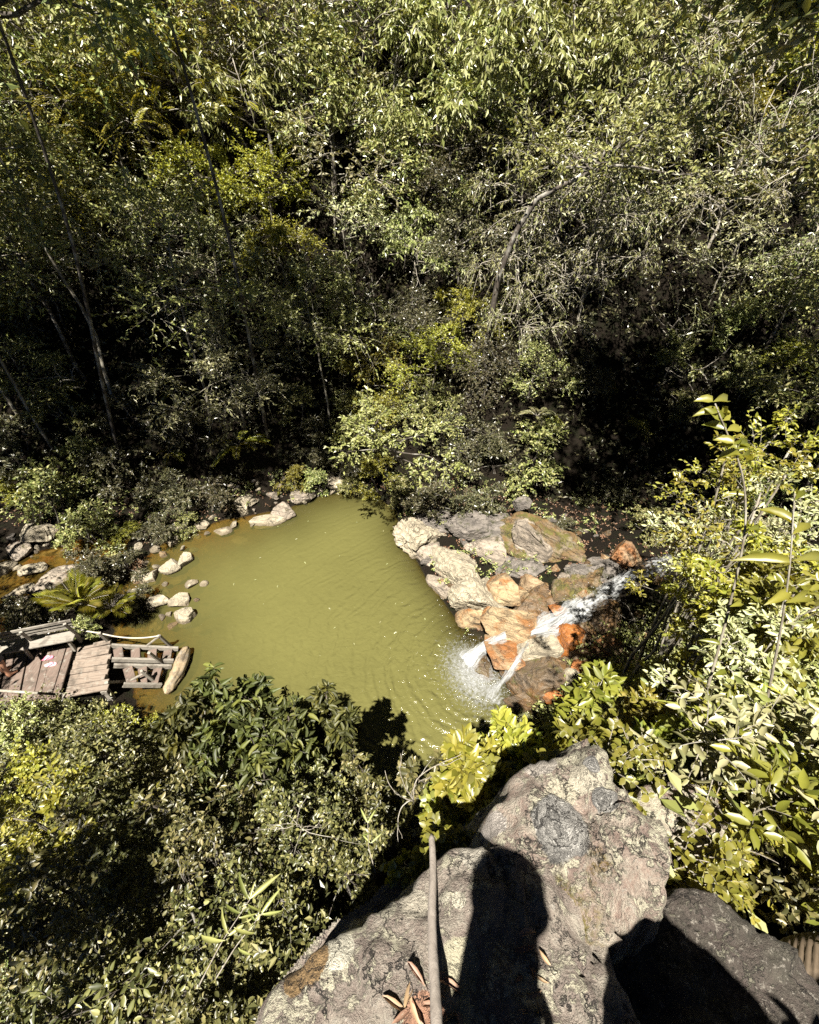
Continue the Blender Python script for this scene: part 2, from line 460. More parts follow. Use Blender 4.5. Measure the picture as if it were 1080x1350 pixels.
def wood_mat(name, a, b_, axis=0):
    m, nt, b, out = new_mat(name)
    tc = N(nt, 'ShaderNodeTexCoord'); g = N(nt, 'ShaderNodeNewGeometry')
    mp = N(nt, 'ShaderNodeMapping')
    s = [14, 14, 14]; s[axis] = 0.8
    mp.inputs['Scale'].default_value = s
    nt.links.new(tc.outputs['Object'], mp.inputs['Vector'])
    f = noise(nt, mp.outputs[0], 2.2, 6, 0.7, 0.6)
    bl = noise(nt, tc.outputs['Object'], 3.5, 4, 0.65)
    col = mixc(nt, ramp(nt, f, [(0.32, 0.0), (0.66, 1.0)]), b_, a)
    col = mixc(nt, math_(nt, 'MULTIPLY', g.outputs['Random Per Island'], 0.5), col, [0.55 * c for c in a])
    col = mixc(nt, ramp(nt, bl, [(0.50, 0.0), (0.66, 0.8)]), col, (0.05, 0.04, 0.03))
    col = mixc(nt, ramp(nt, noise(nt, tc.outputs['Object'], 9.0, 5, 0.7), [(0.56, 0.0), (0.64, 0.6)]), col, (0.20, 0.19, 0.16))
    nt.links.new(col, b.inputs['Base Color'])
    b.inputs['Roughness'].default_value = 0.75
    bump(nt, f, 0.5, 0.006, b)
    return m
M['plank_x'] = wood_mat('plank_x', (0.231, 0.186, 0.145), (0.111, 0.081, 0.063), 0)
M['plank_y'] = wood_mat('plank_y', (0.153, 0.111, 0.087), (0.068, 0.046, 0.036), 1)  # darker copy of the deck wood, the left side's shade in its colour
M['grey_wood'] = wood_mat('grey_wood', (0.274, 0.251, 0.213), (0.129, 0.114, 0.091), 0)
M['log_wood'] = wood_mat('log_wood', (0.319, 0.251, 0.152), (0.152, 0.106, 0.061), 2)
M['stick_wood'] = wood_mat('stick_wood', (0.42, 0.37, 0.32), (0.24, 0.20, 0.17), 1)

def plain(name, col, rough=0.6, var=0.25, scale=12):
    m, nt, b, out = new_mat(name)
    tc = N(nt, 'ShaderNodeTexCoord')
    f = noise(nt, tc.outputs['Object'], scale, 4)
    nt.links.new(mixc(nt, f, [c * (1 - var) for c in col], [min(1, c * (1 + var)) for c in col]), b.inputs['Base Color'])
    b.inputs['Roughness'].default_value = rough
    return m
M['skin'] = plain('skin', (0.30, 0.15, 0.09), 0.5, 0.1)
M['hair'] = plain('hair', (0.02, 0.015, 0.012), 0.5)
M['shorts'] = plain('shorts', (0.03, 0.035, 0.05), 0.8)
M['shirt'] = plain('shirt', (0.10, 0.10, 0.12), 0.85)
M['rope'] = plain('rope', (0.400, 0.368, 0.304), 0.9, 0.3, 60)
M['pink'] = plain('pink', (0.600, 0.176, 0.240), 0.5, 0.15)
M['pink_pale'] = plain('pink_pale', (0.640, 0.360, 0.384), 0.5, 0.15)
M['phone'] = plain('phone', (0.02, 0.02, 0.02), 0.3)

# ---------------------------------------------------------------- ground
def grid_mesh(x0, x1, y0, y1, step, zf, keep=None):
    xs = np.arange(x0, x1 + step * 0.5, step); ys = np.arange(y0, y1 + step * 0.5, step)
    X, Y = np.meshgrid(xs, ys)
    Z = zf(X, Y)
    V = np.stack([X, Y, Z], -1).reshape(-1, 3)
    nx = len(xs)
    i, j = np.meshgrid(np.arange(nx - 1), np.arange(len(ys) - 1))
    a = (j * nx + i).ravel()
    F = np.stack([a, a + 1, a + nx + 1, a + nx], -1)
    if keep is not None:
        k = keep(X, Y).reshape(-1)
        F = F[k[F].all(1)]
        used = np.unique(F)
        remap = np.full(len(V), -1); remap[used] = np.arange(len(used))
        V, F = V[used], remap[F]
    return V, F

m, nt, b, out = new_mat('soil')
g = N(nt, 'ShaderNodeNewGeometry'); sx = N(nt, 'ShaderNodeSeparateXYZ')
nt.links.new(g.outputs['Position'], sx.inputs[0])
f1 = noise(nt, g.outputs['Position'], 3.0, 6, 0.7); f2 = noise(nt, g.outputs['Position'], 22.0, 5, 0.75); f3 = noise(nt, g.outputs['Position'], 1.1, 4, 0.6)
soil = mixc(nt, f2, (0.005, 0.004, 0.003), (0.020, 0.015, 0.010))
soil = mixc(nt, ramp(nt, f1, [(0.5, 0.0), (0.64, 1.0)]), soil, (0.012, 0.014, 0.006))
bed = mixc(nt, ramp(nt, f1, [(0.35, 0.0), (0.6, 1.0)]), (0.07, 0.043, 0.015), (0.18, 0.115, 0.035))
bed = mixc(nt, ramp(nt, f3, [(0.48, 0.0), (0.62, 1.0)]), bed, (0.13, 0.05, 0.012))
bed = mixc(nt, ramp(nt, f2, [(0.45, 0.0), (0.6, 0.8)]), bed, (0.07, 0.045, 0.018))
bed = mixc(nt, ramp(nt, math_(nt, 'MULTIPLY_ADD', sx.outputs[0], 0.1, 1.0), [(0.40, 0.0), (0.60, 1.0)]), bed, mixc(nt, f2, (0.02, 0.017, 0.009), (0.07, 0.06, 0.03)))
nt.links.new(mixc(nt, ramp(nt, math_(nt, 'ADD', sx.outputs[2], math_(nt, 'MULTIPLY', f1, 0.1)), [(0.02, 1.0), (0.07, 0.0)]), soil, bed), b.inputs['Base Color'])
b.inputs['Roughness'].default_value = 0.95
b.inputs['Specular IOR Level'].default_value = 0.08
bump(nt, math_(nt, 'ADD', f1, f2), 1.0, 0.12, b)
M['soil'] = m

V, F = grid_mesh(-32, 32, -7, 46, 0.22, lambda X, Y: terrain(X, Y))
tag(MB().add(V, [F]).build('ground', M['soil'], smooth=True), kind='structure')

# ---------------------------------------------------------------- water
IMPACT = at_z(640, 880, 0)
def water_mat(name, murk, k, streamy=False):
    m, nt, b, out = new_mat(name)
    nt.nodes.remove(b)
    g = N(nt, 'ShaderNodeNewGeometry'); at = N(nt, 'ShaderNodeAttribute', attribute_name='depth')
    vs = N(nt, 'ShaderNodeVectorMath', operation='SUBTRACT'); vs.inputs[1].default_value = tuple(IMPACT)
    nt.links.new(g.outputs['Position'], vs.inputs[0])
    ln = N(nt, 'ShaderNodeVectorMath', operation='LENGTH'); nt.links.new(vs.outputs[0], ln.inputs[0])
    wob = N(nt, 'ShaderNodeTexNoise', i_Scale=0.9, i_Detail=3.0); nt.links.new(g.outputs['Position'], wob.inputs['Vector'])
    rad = math_(nt, 'ADD', ln.outputs['Value'], math_(nt, 'MULTIPLY', wob.outputs['Fac'], 1.1))
    ringw = math_(nt, 'SINE', math_(nt, 'MULTIPLY', rad, 21.0))
    ring2 = math_(nt, 'SINE', math_(nt, 'MULTIPLY_ADD', ln.outputs['Value'], 34.0, math_(nt, 'MULTIPLY', wob.outputs['Fac'], 24.0)))
    near = ramp(nt, math_(nt, 'MULTIPLY', ln.outputs['Value'], 0.11), [(0.0, 1.0), (0.30, 0.55), (0.62, 0.28), (1.0, 0.08)])
    n1 = noise(nt, g.outputs['Position'], 5.0, 4, 0.6, 0.4); n2 = noise(nt, g.outputs['Position'], 15.0, 3, 0.6)
    h = math_(nt, 'MULTIPLY', near, math_(nt, 'ADD', math_(nt, 'MULTIPLY', ringw, 0.30), math_(nt, 'ADD', math_(nt, 'MULTIPLY', ring2, 0.18), math_(nt, 'MULTIPLY', n1, 1.6))))
    h = math_(nt, 'ADD', h, math_(nt, 'ADD', math_(nt, 'MULTIPLY', n1, 0.10), math_(nt, 'MULTIPLY', n2, 0.05)))
    bp = N(nt, 'ShaderNodeBump', i_Strength=1.0, i_Distance=0.05); nt.links.new(h, bp.inputs['Height'])
    bs = N(nt, 'ShaderNodeBump', i_Strength=0.9, i_Distance=0.05); nt.links.new(h, bs.inputs['Height'])
    big = noise(nt, g.outputs['Position'], 0.35, 3, 0.5); fine = noise(nt, g.outputs['Position'], 1.7, 5, 0.6, 1.0)
    col = mixc(nt, ramp(nt, big, [(0.35, 0.0), (0.65, 1.0)]), [c * 0.93 for c in murk], [c * 1.06 for c in murk])
    col = mixc(nt, math_(nt, 'MULTIPLY', fine, 0.16), col, [c * 0.7 for c in murk])
    df = N(nt, 'ShaderNodeBsdfDiffuse'); nt.links.new(col, df.inputs['Color']); nt.links.new(bs.outputs[0], df.inputs['Normal'])
    tp = N(nt, 'ShaderNodeBsdfTransparent'); tp.inputs['Color'].default_value = (0.93, 0.86, 0.55, 1)
    gl = N(nt, 'ShaderNodeBsdfGlossy', i_Roughness=0.13); nt.links.new(bp.outputs[0], gl.inputs['Normal'])
    fr = N(nt, 'ShaderNodeFresnel', i_IOR=1.33); nt.links.new(bp.outputs[0], fr.inputs['Normal'])
    op = math_(nt, 'SUBTRACT', 1.0, math_(nt, 'POWER', 2.718, math_(nt, 'MULTIPLY', at.outputs['Fac'], -k)))
    m1 = N(nt, 'ShaderNodeMixShader'); nt.links.new(op, m1.inputs[0]); nt.links.new(tp.outputs[0], m1.inputs[1]); nt.links.new(df.outputs[0], m1.inputs[2])
    m2 = N(nt, 'ShaderNodeMixShader'); nt.links.new(fr.outputs[0], m2.inputs[0]); nt.links.new(m1.outputs[0], m2.inputs[1]); nt.links.new(gl.outputs[0], m2.inputs[2])
    nt.links.new(m2.outputs[0], out.inputs['Surface'])
    return m
M['water'] = water_mat('water', (0.088, 0.084, 0.028), 3.0)
M['brook_water'] = water_mat('brook_water', (0.13, 0.09, 0.02), 1.6)

def water_sheet(name, poly, z, mat, pad, step=0.1):
    P = np.array(poly)
    (x0, y0), (x1, y1) = P.min(0) - pad, P.max(0) + pad
    V, F = grid_mesh(x0, x1, y0, y1, step, lambda X, Y: np.full(X.shape, z), lambda X, Y: poly_sd(X, Y, poly) < pad)
    o = MB().add(V, [F]).build(name, mat, smooth=True)
    a = o.data.attributes.new('depth', 'FLOAT', 'POINT')
    a.data.foreach_set('value', np.clip(z - terrain(V[:, 0], V[:, 1]), 0, 3).astype(np.float32))
    return tag(o, kind='structure')
water_sheet('pool_water', POOL, 0.0, M['water'], 0.3)
water_sheet('brook_water', STREAM, 0.02, M['brook_water'], 0.25)

# white water: strips of falling water and a sheet of froth where they land
def froth_mat(name, lo, hi, stretch):
    m, nt, b, out = new_mat(name)
    uv = N(nt, 'ShaderNodeUVMap'); mp = N(nt, 'ShaderNodeMapping'); mp.inputs['Scale'].default_value = stretch
    nt.links.new(uv.outputs[0], mp.inputs['Vector'])
    f = noise(nt, mp.outputs[0], 4.0, 6, 0.72, 0.6)
    f2 = noise(nt, mp.outputs[0], 19.0, 3, 0.7)
    at = N(nt, 'ShaderNodeAttribute', attribute_name='white')
    s = math_(nt, 'ADD', math_(nt, 'ADD', math_(nt, 'MULTIPLY', f, 0.85), math_(nt, 'MULTIPLY', f2, 0.15)), math_(nt, 'SUBTRACT', at.outputs['Fac'], 0.5))
    a = ramp(nt, s, [(lo, 0.0), (hi, 0.95)])
    b.inputs['Base Color'].default_value = (0.32, 0.33, 0.33, 1)
    b.inputs['Roughness'].default_value = 0.35
    nt.links.new(a, b.inputs['Alpha'])
    bump(nt, s, 1.0, 0.06, b)
    return m
M['froth'] = froth_mat('froth', 0.37, 0.66, (0.6, 3.4, 1))
M['foam'] = froth_mat('foam', 0.40, 0.80, (4, 4, 1))

def set_uv_attr(o, UV, W):
    me = o.data
    uvl = me.uv_layers.new(name='UVMap')
    idx = np.zeros(len(me.loops), np.int32); me.loops.foreach_get('vertex_index', idx)
    uvl.data.foreach_set('uv', UV[idx].astype(np.float32).ravel())
    a = me.attributes.new('white', 'FLOAT', 'POINT'); a.data.foreach_set('value', W.astype(np.float32))

def flow(path, widths, seed, parent, name, nv=14):
    P = np.array(path, float); L = np.concatenate([[0], np.cumsum(np.linalg.norm(np.diff(P, axis=0), axis=1))])
    n = max(12, int(L[-1] / 0.05)); s = np.linspace(0, L[-1], n)
    Q = np.stack([np.interp(s, L, P[:, k]) for k in range(3)], 1)
    for _ in range(6): Q[1:-1] = (Q[:-2] + 2 * Q[1:-1] + Q[2:]) / 4
    W = np.interp(s, L, widths)
    T = norm(np.gradient(Q, axis=0)); S = norm(np.cross(T, [0, 0, 1.0]))
    v = np.linspace(-1, 1, nv)
    edge = 0.75 + 0.5 * pn(s * 3, seed, 0)[:, None]
    V = Q[:, None] + S[:, None] * (v[None] * W[:, None] * edge * 0.5)[..., None]
    bumpz = 0.17 * fbm(s[:, None] * 2.2, v[None] * 2.5 + seed, 0.3, 4) + 0.06 * (1 - v[None] ** 2)
    V[..., 2] += bumpz
    i, j = np.meshgrid(np.arange(n - 1), np.arange(nv - 1), indexing='ij')
    a = (i * nv + j).ravel()
    F = np.stack([a, a + nv, a + nv + 1, a + 1], -1)
    o = MB().add(V.reshape(-1, 3), [F]).build(name, M['froth'], parent, smooth=True)
    UV = np.stack([np.broadcast_to(s[:, None], (n, nv)), np.broadcast_to(v[None] * W[:, None] * 0.5, (n, nv))], -1).reshape(-1, 2)
    wh = (0.56 - 0.30 * np.abs(v[None]) ** 2) * np.ones((n, 1)) + 0.42 * pn(s * 1.1, seed + 3.3, 0)[:, None]
    wh *= np.ones((n, nv)); wh[0] = wh[-1] = 0.1
    set_uv_attr(o, UV, wh.ravel())
    return o

wf = empty('waterfall', at_z(700, 830, 0.6))
tag(wf, 'white cascade tumbling between the orange rocks into the green pool', 'waterfall')
wo = Vector(wf.location)
A = lambda u, v, z: at_z(u, v, z) - np.array(wo)
flow([A(905, 735, 2.1), A(870, 748, 2.0), A(838, 757, 1.93), A(815, 770, 1.72), A(775, 797, 1.36), A(735, 820, 1.10), A(712, 830, 0.98), A(698, 834, 0.80)],
     [0.95, 0.95, 0.75, 0.75, 0.9, 1.0, 1.0, 0.75], 1.7, wf, 'cascade')
flow([A(668, 838, 0.62), A(654, 844, 0.55), A(640, 852, 0.42), A(628, 862, 0.2), A(612, 876, 0.02)], [0.4, 0.42, 0.5, 0.7, 1.0], 5.2, wf, 'cascade')
flow([A(696, 846, 0.75), A(690, 858, 0.66), A(676, 882, 0.55), A(656, 906, 0.2), A(645, 925, 0.02)], [0.3, 0.26, 0.28, 0.45, 0.9], 9.1, wf, 'cascade')
# froth on the pool
c = at_z(624, 890, 0)
V, F = grid_mesh(c[0] - 2.2, c[0] + 1.4, c[1] - 2.4, c[1] + 1.6, 0.06, lambda X, Y: 0.015 + 0.05 * np.exp(-((X - c[0]) ** 2 + (Y - c[1]) ** 2) / 0.35) * (0.4 + np.abs(fbm(X * 6, Y * 6, 2.0, 4))))
fo = MB().add(V - np.array(wo), [F]).build('froth', M['foam'], wf, smooth=True)
dx, dy = V[:, 0] - c[0], V[:, 1] - c[1]
q = np.hypot(dx * 1.15 + 0.25 * dy, dy * 0.85)
set_uv_attr(fo, V[:, :2] * 0.9, np.clip(0.70 - 0.34 * q, -0.4, 0.62))
# flung drops
mb = MB(); rr = np.random.default_rng(11)
for k in range(420):
    t = rr.random()
    if t < 0.6: p = c + np.array([rr.normal(0, 0.42), rr.normal(0, 0.45), abs(rr.normal(0, 0.07)) + 0.015])
    else:
        q = rr.random(); p = at_z(840 - 160 * q, 757 + 75 * q, 1.68 - 0.95 * q) + np.array([rr.normal(0, 0.16), rr.normal(0, 0.16), abs(rr.normal(0, 0.09)) + 0.05])
    r_ = rr.uniform(0.006, 0.015)
    V = np.array([[1, 0, -.6], [-.5, .87, -.6], [-.5, -.87, -.6], [0, 0, 1.0]]) * r_ + p - np.array(wo)
    mb.add(V, [np.array([[0, 2, 1], [0, 1, 3], [1, 2, 3], [2, 0, 3]])])
M['drop'] = plain('drop', (0.35, 0.35, 0.35), 0.2, 0.05)
tag(mb.build('spray', M['drop'], wf), kind='stuff')

# ---------------------------------------------------------------- boulders
_ico = {}
def ico(sub):
    if sub not in _ico:
        bm = bmesh.new(); bmesh.ops.create_icosphere(bm, subdivisions=sub, radius=1)
        _ico[sub] = (np.array([v.co[:] for v in bm.verts]), np.array([[v.index for v in f.verts] for f in bm.faces]))
        bm.free()
    return _ico[sub]

def rock_shape(size, seed, cuts=9, sub=5, rough=0.10, layer=0.0, dmin=0.55):
    r = np.random.default_rng(seed)
    V, F = ico(sub); V = V.copy()
    for _ in range(cuts):
        n = r.normal(size=3); n /= np.linalg.norm(n); d = r.uniform(dmin * 0.8, 0.8)
        pr = V @ n
        V -= n[None] * np.maximum(0, pr - d)[:, None] * 0.97
    o = r.uniform(0, 50, 3)
    nr = norm(V)
    big = fbm(V[:, 0] * 1.1 + o[0], V[:, 1] * 1.1 + o[1], V[:, 2] * 1.1 + o[2], 3)
    med = fbm(V[:, 0] * 3.5 + o[1], V[:, 1] * 3.5 + o[2], V[:, 2] * 3.5 + o[0], 5)
    rid = -np.abs(pn(V[:, 0] * 2.3 + o[2], V[:, 1] * 2.3 + o[0], V[:, 2] * 4.0 + o[1]))
    V = V + nr * (rough * 1.3 * big + rough * 0.95 * med + rough * 0.7 * np.minimum(0, rid + 0.06) * -0.0)[:, None]
    V = V + nr * (np.where(rid > -0.035, -0.5 * rough, 0))[:, None]
    if layer:
        ax = r.normal(size=3); ax /= np.linalg.norm(ax)
        t = V @ ax * 5 + 0.6 * med
        V = V + nr * (layer * (np.abs((t % 1) - 0.5) - 0.25))[:, None]
    return V * np.array(size), F

def boulder(u, v, z, wpx, hpx, tall, mat, label, seed, tilt=0.0, cuts=22, sub=5, rough=0.06, layer=0.0, sink=0.35, group=None, dmin=0.55, name='boulder', cat='rock'):
    p = at_z(u, v, z); s = px_m(u, v, z)
    V, F = rock_shape((wpx * s * (0.80 if u > 500 else 0.64), hpx * s * (0.86 if u > 500 else 0.70), tall * (1.3 if u > 500 else 1.15)), seed, cuts, sub, rough, layer, dmin)
    o = MB().add(V, [F]).build(name, mat, smooth=False)
    o.location = (p[0], p[1], z - tall * sink)
    o.rotation_euler = (0, 0, R(tilt))
    me = o.data
    me.polygons.foreach_set('use_smooth', np.ones(len(me.polygons), bool))
    me.set_sharp_from_angle(angle=R(22))
    return tag(o, label, cat, group)

BP, BG, BD, BT, BO, BU, BW, BM, BB = (M[k] for k in ('rock_pale', 'rock_grey', 'rock_dark', 'rock_tan', 'rock_orange', 'rock_rust', 'rock_wet', 'rock_mossy', 'rock_bed'))
GS = 'pale stones in the pool shallows'
ROCKS = [
 # u, v, z, width px, height px, tall, material, tilt, label, options
 (321, 660, .35, 28, 34, .42, BP, -10, 'tall pale angular block standing at the far left shore of the pool', dict(cuts=12)),
 (349, 683, .10, 46, 22, .20, BP, 8, 'broad flat pale boulder at the far shore, touching the green water', dict(cuts=11)),
 (372, 670, .25, 34, 26, .30, BG, 20, 'grey shaded boulder behind the broad flat one at the far shore', {}),
 (395, 652, .3, 40, 24, .30, BG, -20, 'grey rock under the yellow-green bush at the far shore', {}),
 (440, 634, .3, 36, 26, .32, BP, 12, 'pale rock under the leaves at the far tip of the pool', {}),
 (294, 699, .04, 20, 13, .10, BP, 18, 'small oval pale stone alone in the water near the far left shore', dict(cuts=6)),
 (266, 690, .12, 26, 16, .16, BP, 5, 'pale rounded stone on the far left bank beside the leaf litter', {}),
 (228, 711, .10, 20, 18, .14, BP, 40, 'pale wedge stone at the waterline below the left bank bushes', {}),
 (248, 668, .45, 34, 20, .25, BG, 12, 'half hidden grey rock on the bank above the far left shore', {}),
 (225, 743, .12, 26, 23, .20, BP, 25, 'left stone of the touching pale pair in the shallows', dict(cuts=12)),
 (243, 737, .12, 17, 23, .20, BP, -12, 'right stone of the touching pale pair in the shallows', dict(cuts=12)),
 (197, 758, .10, 24, 20, .18, BP, 40, 'pale slanting stone at the left waterline beside the red leaves', dict(cuts=11)),
 (181, 759, .12, 15, 16, .16, BP, 10, 'small pale stone next to the slanting stone at left waterline', {}),
 (206, 790, .12, 25, 25, .20, BP, 35, 'upright half of the long pale pair of stones in the shallows', dict(cuts=12)),
 (231, 791, .12, 36, 20, .20, BP, 14, 'long pale stone lying against the upright one in the shallows', dict(cuts=10)),
 (244, 811, .12, 29, 23, .20, BP, 20, 'squarish pale stone nearest to the wooden stairs', dict(cuts=12)),
 (252, 768, .08, 13, 13, .12, BP, 0, 'small pale stone with a mossy yellow foot in the shallows', dict(cuts=6)),
 (269, 769, .03, 9, 8, .07, BP, 20, 'tiny pale stone farthest out in the green water', dict(cuts=6)),
 (177, 778, .06, 13, 10, .10, BP, 10, 'small grey-white stone at the mouth of the dark inlet', {}),
 (222, 809, .05, 9, 10, .09, BP, 70, 'small stone between the long stone and the squarish stone', {}),
 (226, 824, -.01, 15, 15, .12, BB, 0, 'half sunk yellowish stone just left of the squarish pale stone', {}),
 (262, 829, -.10, 20, 13, .12, BB, 0, 'drowned ochre stone below the squarish pale stone', {}),
 (271, 806, -.14, 20, 16, .12, BB, 0, 'drowned ochre stone right of the squarish pale stone', {}),
 (250, 776, -.06, 24, 18, .12, BB, 0, 'drowned mossy ochre stone under the small mossy-footed stone', {}),
 (234, 764, -.12, 26, 16, .12, BB, 15, 'drowned ochre stone below the touching pale pair', {}),
 (205, 822, -.10, 26, 20, .12, BB, -15, 'drowned brown stone in front of the dark inlet', {}),
 (302, 745, -.30, 34, 18, .14, BB, 10, 'deep drowned stone showing faintly through the green water', {}),
 (312, 712, -.22, 40, 20, .16, BB, -10, 'drowned brown stone near the far left shore', {}),
 # brook on the left
 (42, 749, .14, 27, 19, .16, BP, 8, 'oval pale boulder in the brown brook on the left', dict(cuts=7, rough=.07)),
 (78, 762, .25, 62, 34, .34, BG, 32, 'long grey slab with dark cracks between brook and pool', dict(layer=.08)),
 (112, 752, .25, 40, 28, .30, BG, 25, 'grey cracked rock right of the long slab by the brook', dict(layer=.06)),
 (30, 775, .15, 40, 13, .18, BP, 35, 'pale pointed rock at the lower end of the long grey slab', {}),
 (50, 700, .45, 52, 28, .36, BP, -8, 'pale layered rock above the brook under the left bushes', dict(layer=.07)),
 (22, 722, .30, 34, 26, .30, BG, 20, 'grey rock at the upper left edge of the brook', dict(layer=.06)),
 (4, 746, .20, 20, 24, .24, BP, 0, 'pale rock cut by the left edge beside the brook', {}),
 (24, 747, .06, 12, 11, .12, BP, 0, 'small pinkish stone left of the oval brook boulder', {}),
 (14, 790, -.05, 30, 24, .12, BB, 0, 'flat ochre stone lying under the brook water', {}),
 (70, 728, -.03, 34, 16, .12, BB, 12, 'drowned orange stone in the upper brook', {}),
 (100, 722, -.02, 26, 14, .12, BB, -12, 'drowned orange stone beside the bush at the brook', {}),
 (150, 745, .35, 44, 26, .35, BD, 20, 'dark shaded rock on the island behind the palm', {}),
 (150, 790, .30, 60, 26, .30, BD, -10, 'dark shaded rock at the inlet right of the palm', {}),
 # right-hand rocks from the far tip of the pool to the cascade
 (548, 695, .40, 58, 56, .55, BP, -38, 'broken pale rock face at the far right of the pool, dappled by leaf shade', dict(cuts=14, sub=6, rough=.14, layer=.06)),
 (575, 722, .30, 44, 40, .42, BG, -40, 'grey fractured rock between the broken face and the long split boulder', dict(cuts=13, layer=.06)),
 (605, 752, .55, 40, 72, .50, BP, 38, 'long smooth pale boulder lying diagonally above the water', dict(cuts=7, sub=6, rough=.09)),
 (632, 782, .60, 46, 56, .52, BP, 35, 'rounded pale boulder with a deep crack, below the long diagonal one', dict(cuts=7, sub=6, rough=.09)),
 (585, 770, .14, 28, 34, .26, BG, 30, 'low brown-grey rock at the waterline under the long boulder', dict(layer=.07)),
 (628, 812, .22, 50, 36, .40, BT, 10, 'tan boulder with an orange foot where the cascade meets the pool', dict(sub=6)),
 (640, 720, .60, 50, 40, .45, BG, -30, 'dappled grey rock behind the long smooth boulder', dict(layer=.06)),
 (664, 768, .65, 34, 44, .46, BT, 20, 'upright tan wedge of rock above the rounded boulder', dict(cuts=13)),
 (685, 782, .55, 26, 26, .34, BT, -10, 'small tan rock at the foot of the upright wedge', {}),
 (674, 820, .72, 54, 42, .42, BT, -8, 'broad rounded tan boulder left of the white cascade', dict(cuts=8, sub=6)),
 (648, 822, .45, 20, 24, .3, BT, 0, 'small tan stone wedged beside the broad rounded boulder', {}),
 (666, 858, .42, 42, 46, .46, BO, 25, 'orange streaked wedge of rock beside the froth', dict(cuts=12)),
 (716, 850, .75, 42, 34, .36, BP, -10, 'pale round nosed boulder left of the bright orange block', dict(cuts=7)),
 (748, 842, .82, 36, 34, .38, M['rock_rust2'], -28, 'bright orange block in front of the cascade', dict(cuts=11, rough=.06)),
 (704, 892, .40, 80, 54, .50, BW, -12, 'wide wet brown rock below the pale round nosed boulder', dict(sub=6)),
 (768, 882, .70, 34, 24, .30, BU, 30, 'orange rock half under the bushes right of the wet brown rock', {}),
 (754, 893, .72, 17, 16, .18, BP, 0, 'small pale pinkish cobble on the wet brown rock', dict(cuts=5)),
 (736, 915, .45, 44, 20, .28, BU, 8, 'red-orange ledge low down at the edge of the right bushes', {}),
 (690, 925, .15, 40, 26, .26, BW, 0, 'dark wet rock by the water under the right-hand bushes', {}),
 (738, 722, .90, 112, 62, .85, BM, -38, 'great brown and mossy slab slanting down to the cascade', dict(cuts=9, sub=6, rough=.12, layer=.05)),
 (698, 700, 1.05, 52, 52, .70, BG, 15, 'pale dappled end of the great slab, a separate grey block', dict(cuts=12, layer=.05)),
 (772, 762, .95, 44, 50, .52, BM, -15, 'yellow mossed boulder leaning against the cascade', dict(sub=6)),
 (745, 775, .85, 26, 36, .4, BM, 10, 'mossy upright stone left of the yellow mossed boulder', {}),
 (703, 769, .55, 22, 20, .28, BO, 0, 'orange-brown cobble in the dark hollow above the cascade', dict(cuts=6)),
 (722, 785, .50, 40, 26, .30, BW, 0, 'wet brown stone in the hollow above the small rust cobble', {}),
 (735, 803, .72, 20, 14, .16, BU, 0, 'small rust cobble at the edge of the white water', dict(cuts=6)),
 (828, 728, 1.65, 40, 30, .42, BO, 25, 'orange rock in the shade above the head of the cascade', {}),
 (858, 752, 1.70, 40, 26, .3, BW, 0, 'wet brown rock parting the water at the head of the cascade', {}),
 (800, 812, 1.05, 42, 48, .55, BW, 20, 'dark wet rock on the near side of the cascade', {}),
 (770, 828, .90, 26, 34, .40, BW, 0, 'dark rounded rock just right of the bright orange block', {}),
 (806, 846, 1.10, 34, 24, .34, BO, 0, 'orange rock glimpsed through the bushes right of the cascade', {}),
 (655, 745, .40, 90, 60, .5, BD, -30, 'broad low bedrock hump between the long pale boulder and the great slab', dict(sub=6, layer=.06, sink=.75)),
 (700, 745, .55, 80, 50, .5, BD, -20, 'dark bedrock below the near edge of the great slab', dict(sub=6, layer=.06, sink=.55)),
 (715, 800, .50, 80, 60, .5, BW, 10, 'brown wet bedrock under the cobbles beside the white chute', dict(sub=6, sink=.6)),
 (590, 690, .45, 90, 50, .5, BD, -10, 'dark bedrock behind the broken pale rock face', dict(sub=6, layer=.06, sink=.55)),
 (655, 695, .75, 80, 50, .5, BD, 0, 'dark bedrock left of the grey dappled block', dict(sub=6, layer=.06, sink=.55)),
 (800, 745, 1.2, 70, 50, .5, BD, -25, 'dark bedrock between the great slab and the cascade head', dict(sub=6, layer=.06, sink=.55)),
 (790, 870, .80, 80, 60, .5, BW, -25, 'brown wet bedrock under the bushes right of the bright orange block', dict(sub=6, sink=.6)),
 (640, 880, .0, 50, 40, .3, BW, -25, 'drowned wet bedrock under the froth', dict(sub=6, sink=.6)),
 (690, 660, 1.3, 24, 18, .3, BD, 0, 'shaded rock painted dark at the left edge of the gloom above the dappled block', {}),  # stands in shade; the dark material carries that shade
 (620, 690, .9, 50, 30, .45, BD, 0, 'dark rock under the trees behind the broken pale rock face', {}),
]
for i, (u, v, z, w_, h_, tall, mat, tilt, label, opt) in enumerate(ROCKS):
    boulder(u, v, z, w_, h_, tall, mat, label, 100 + i, tilt, **opt)

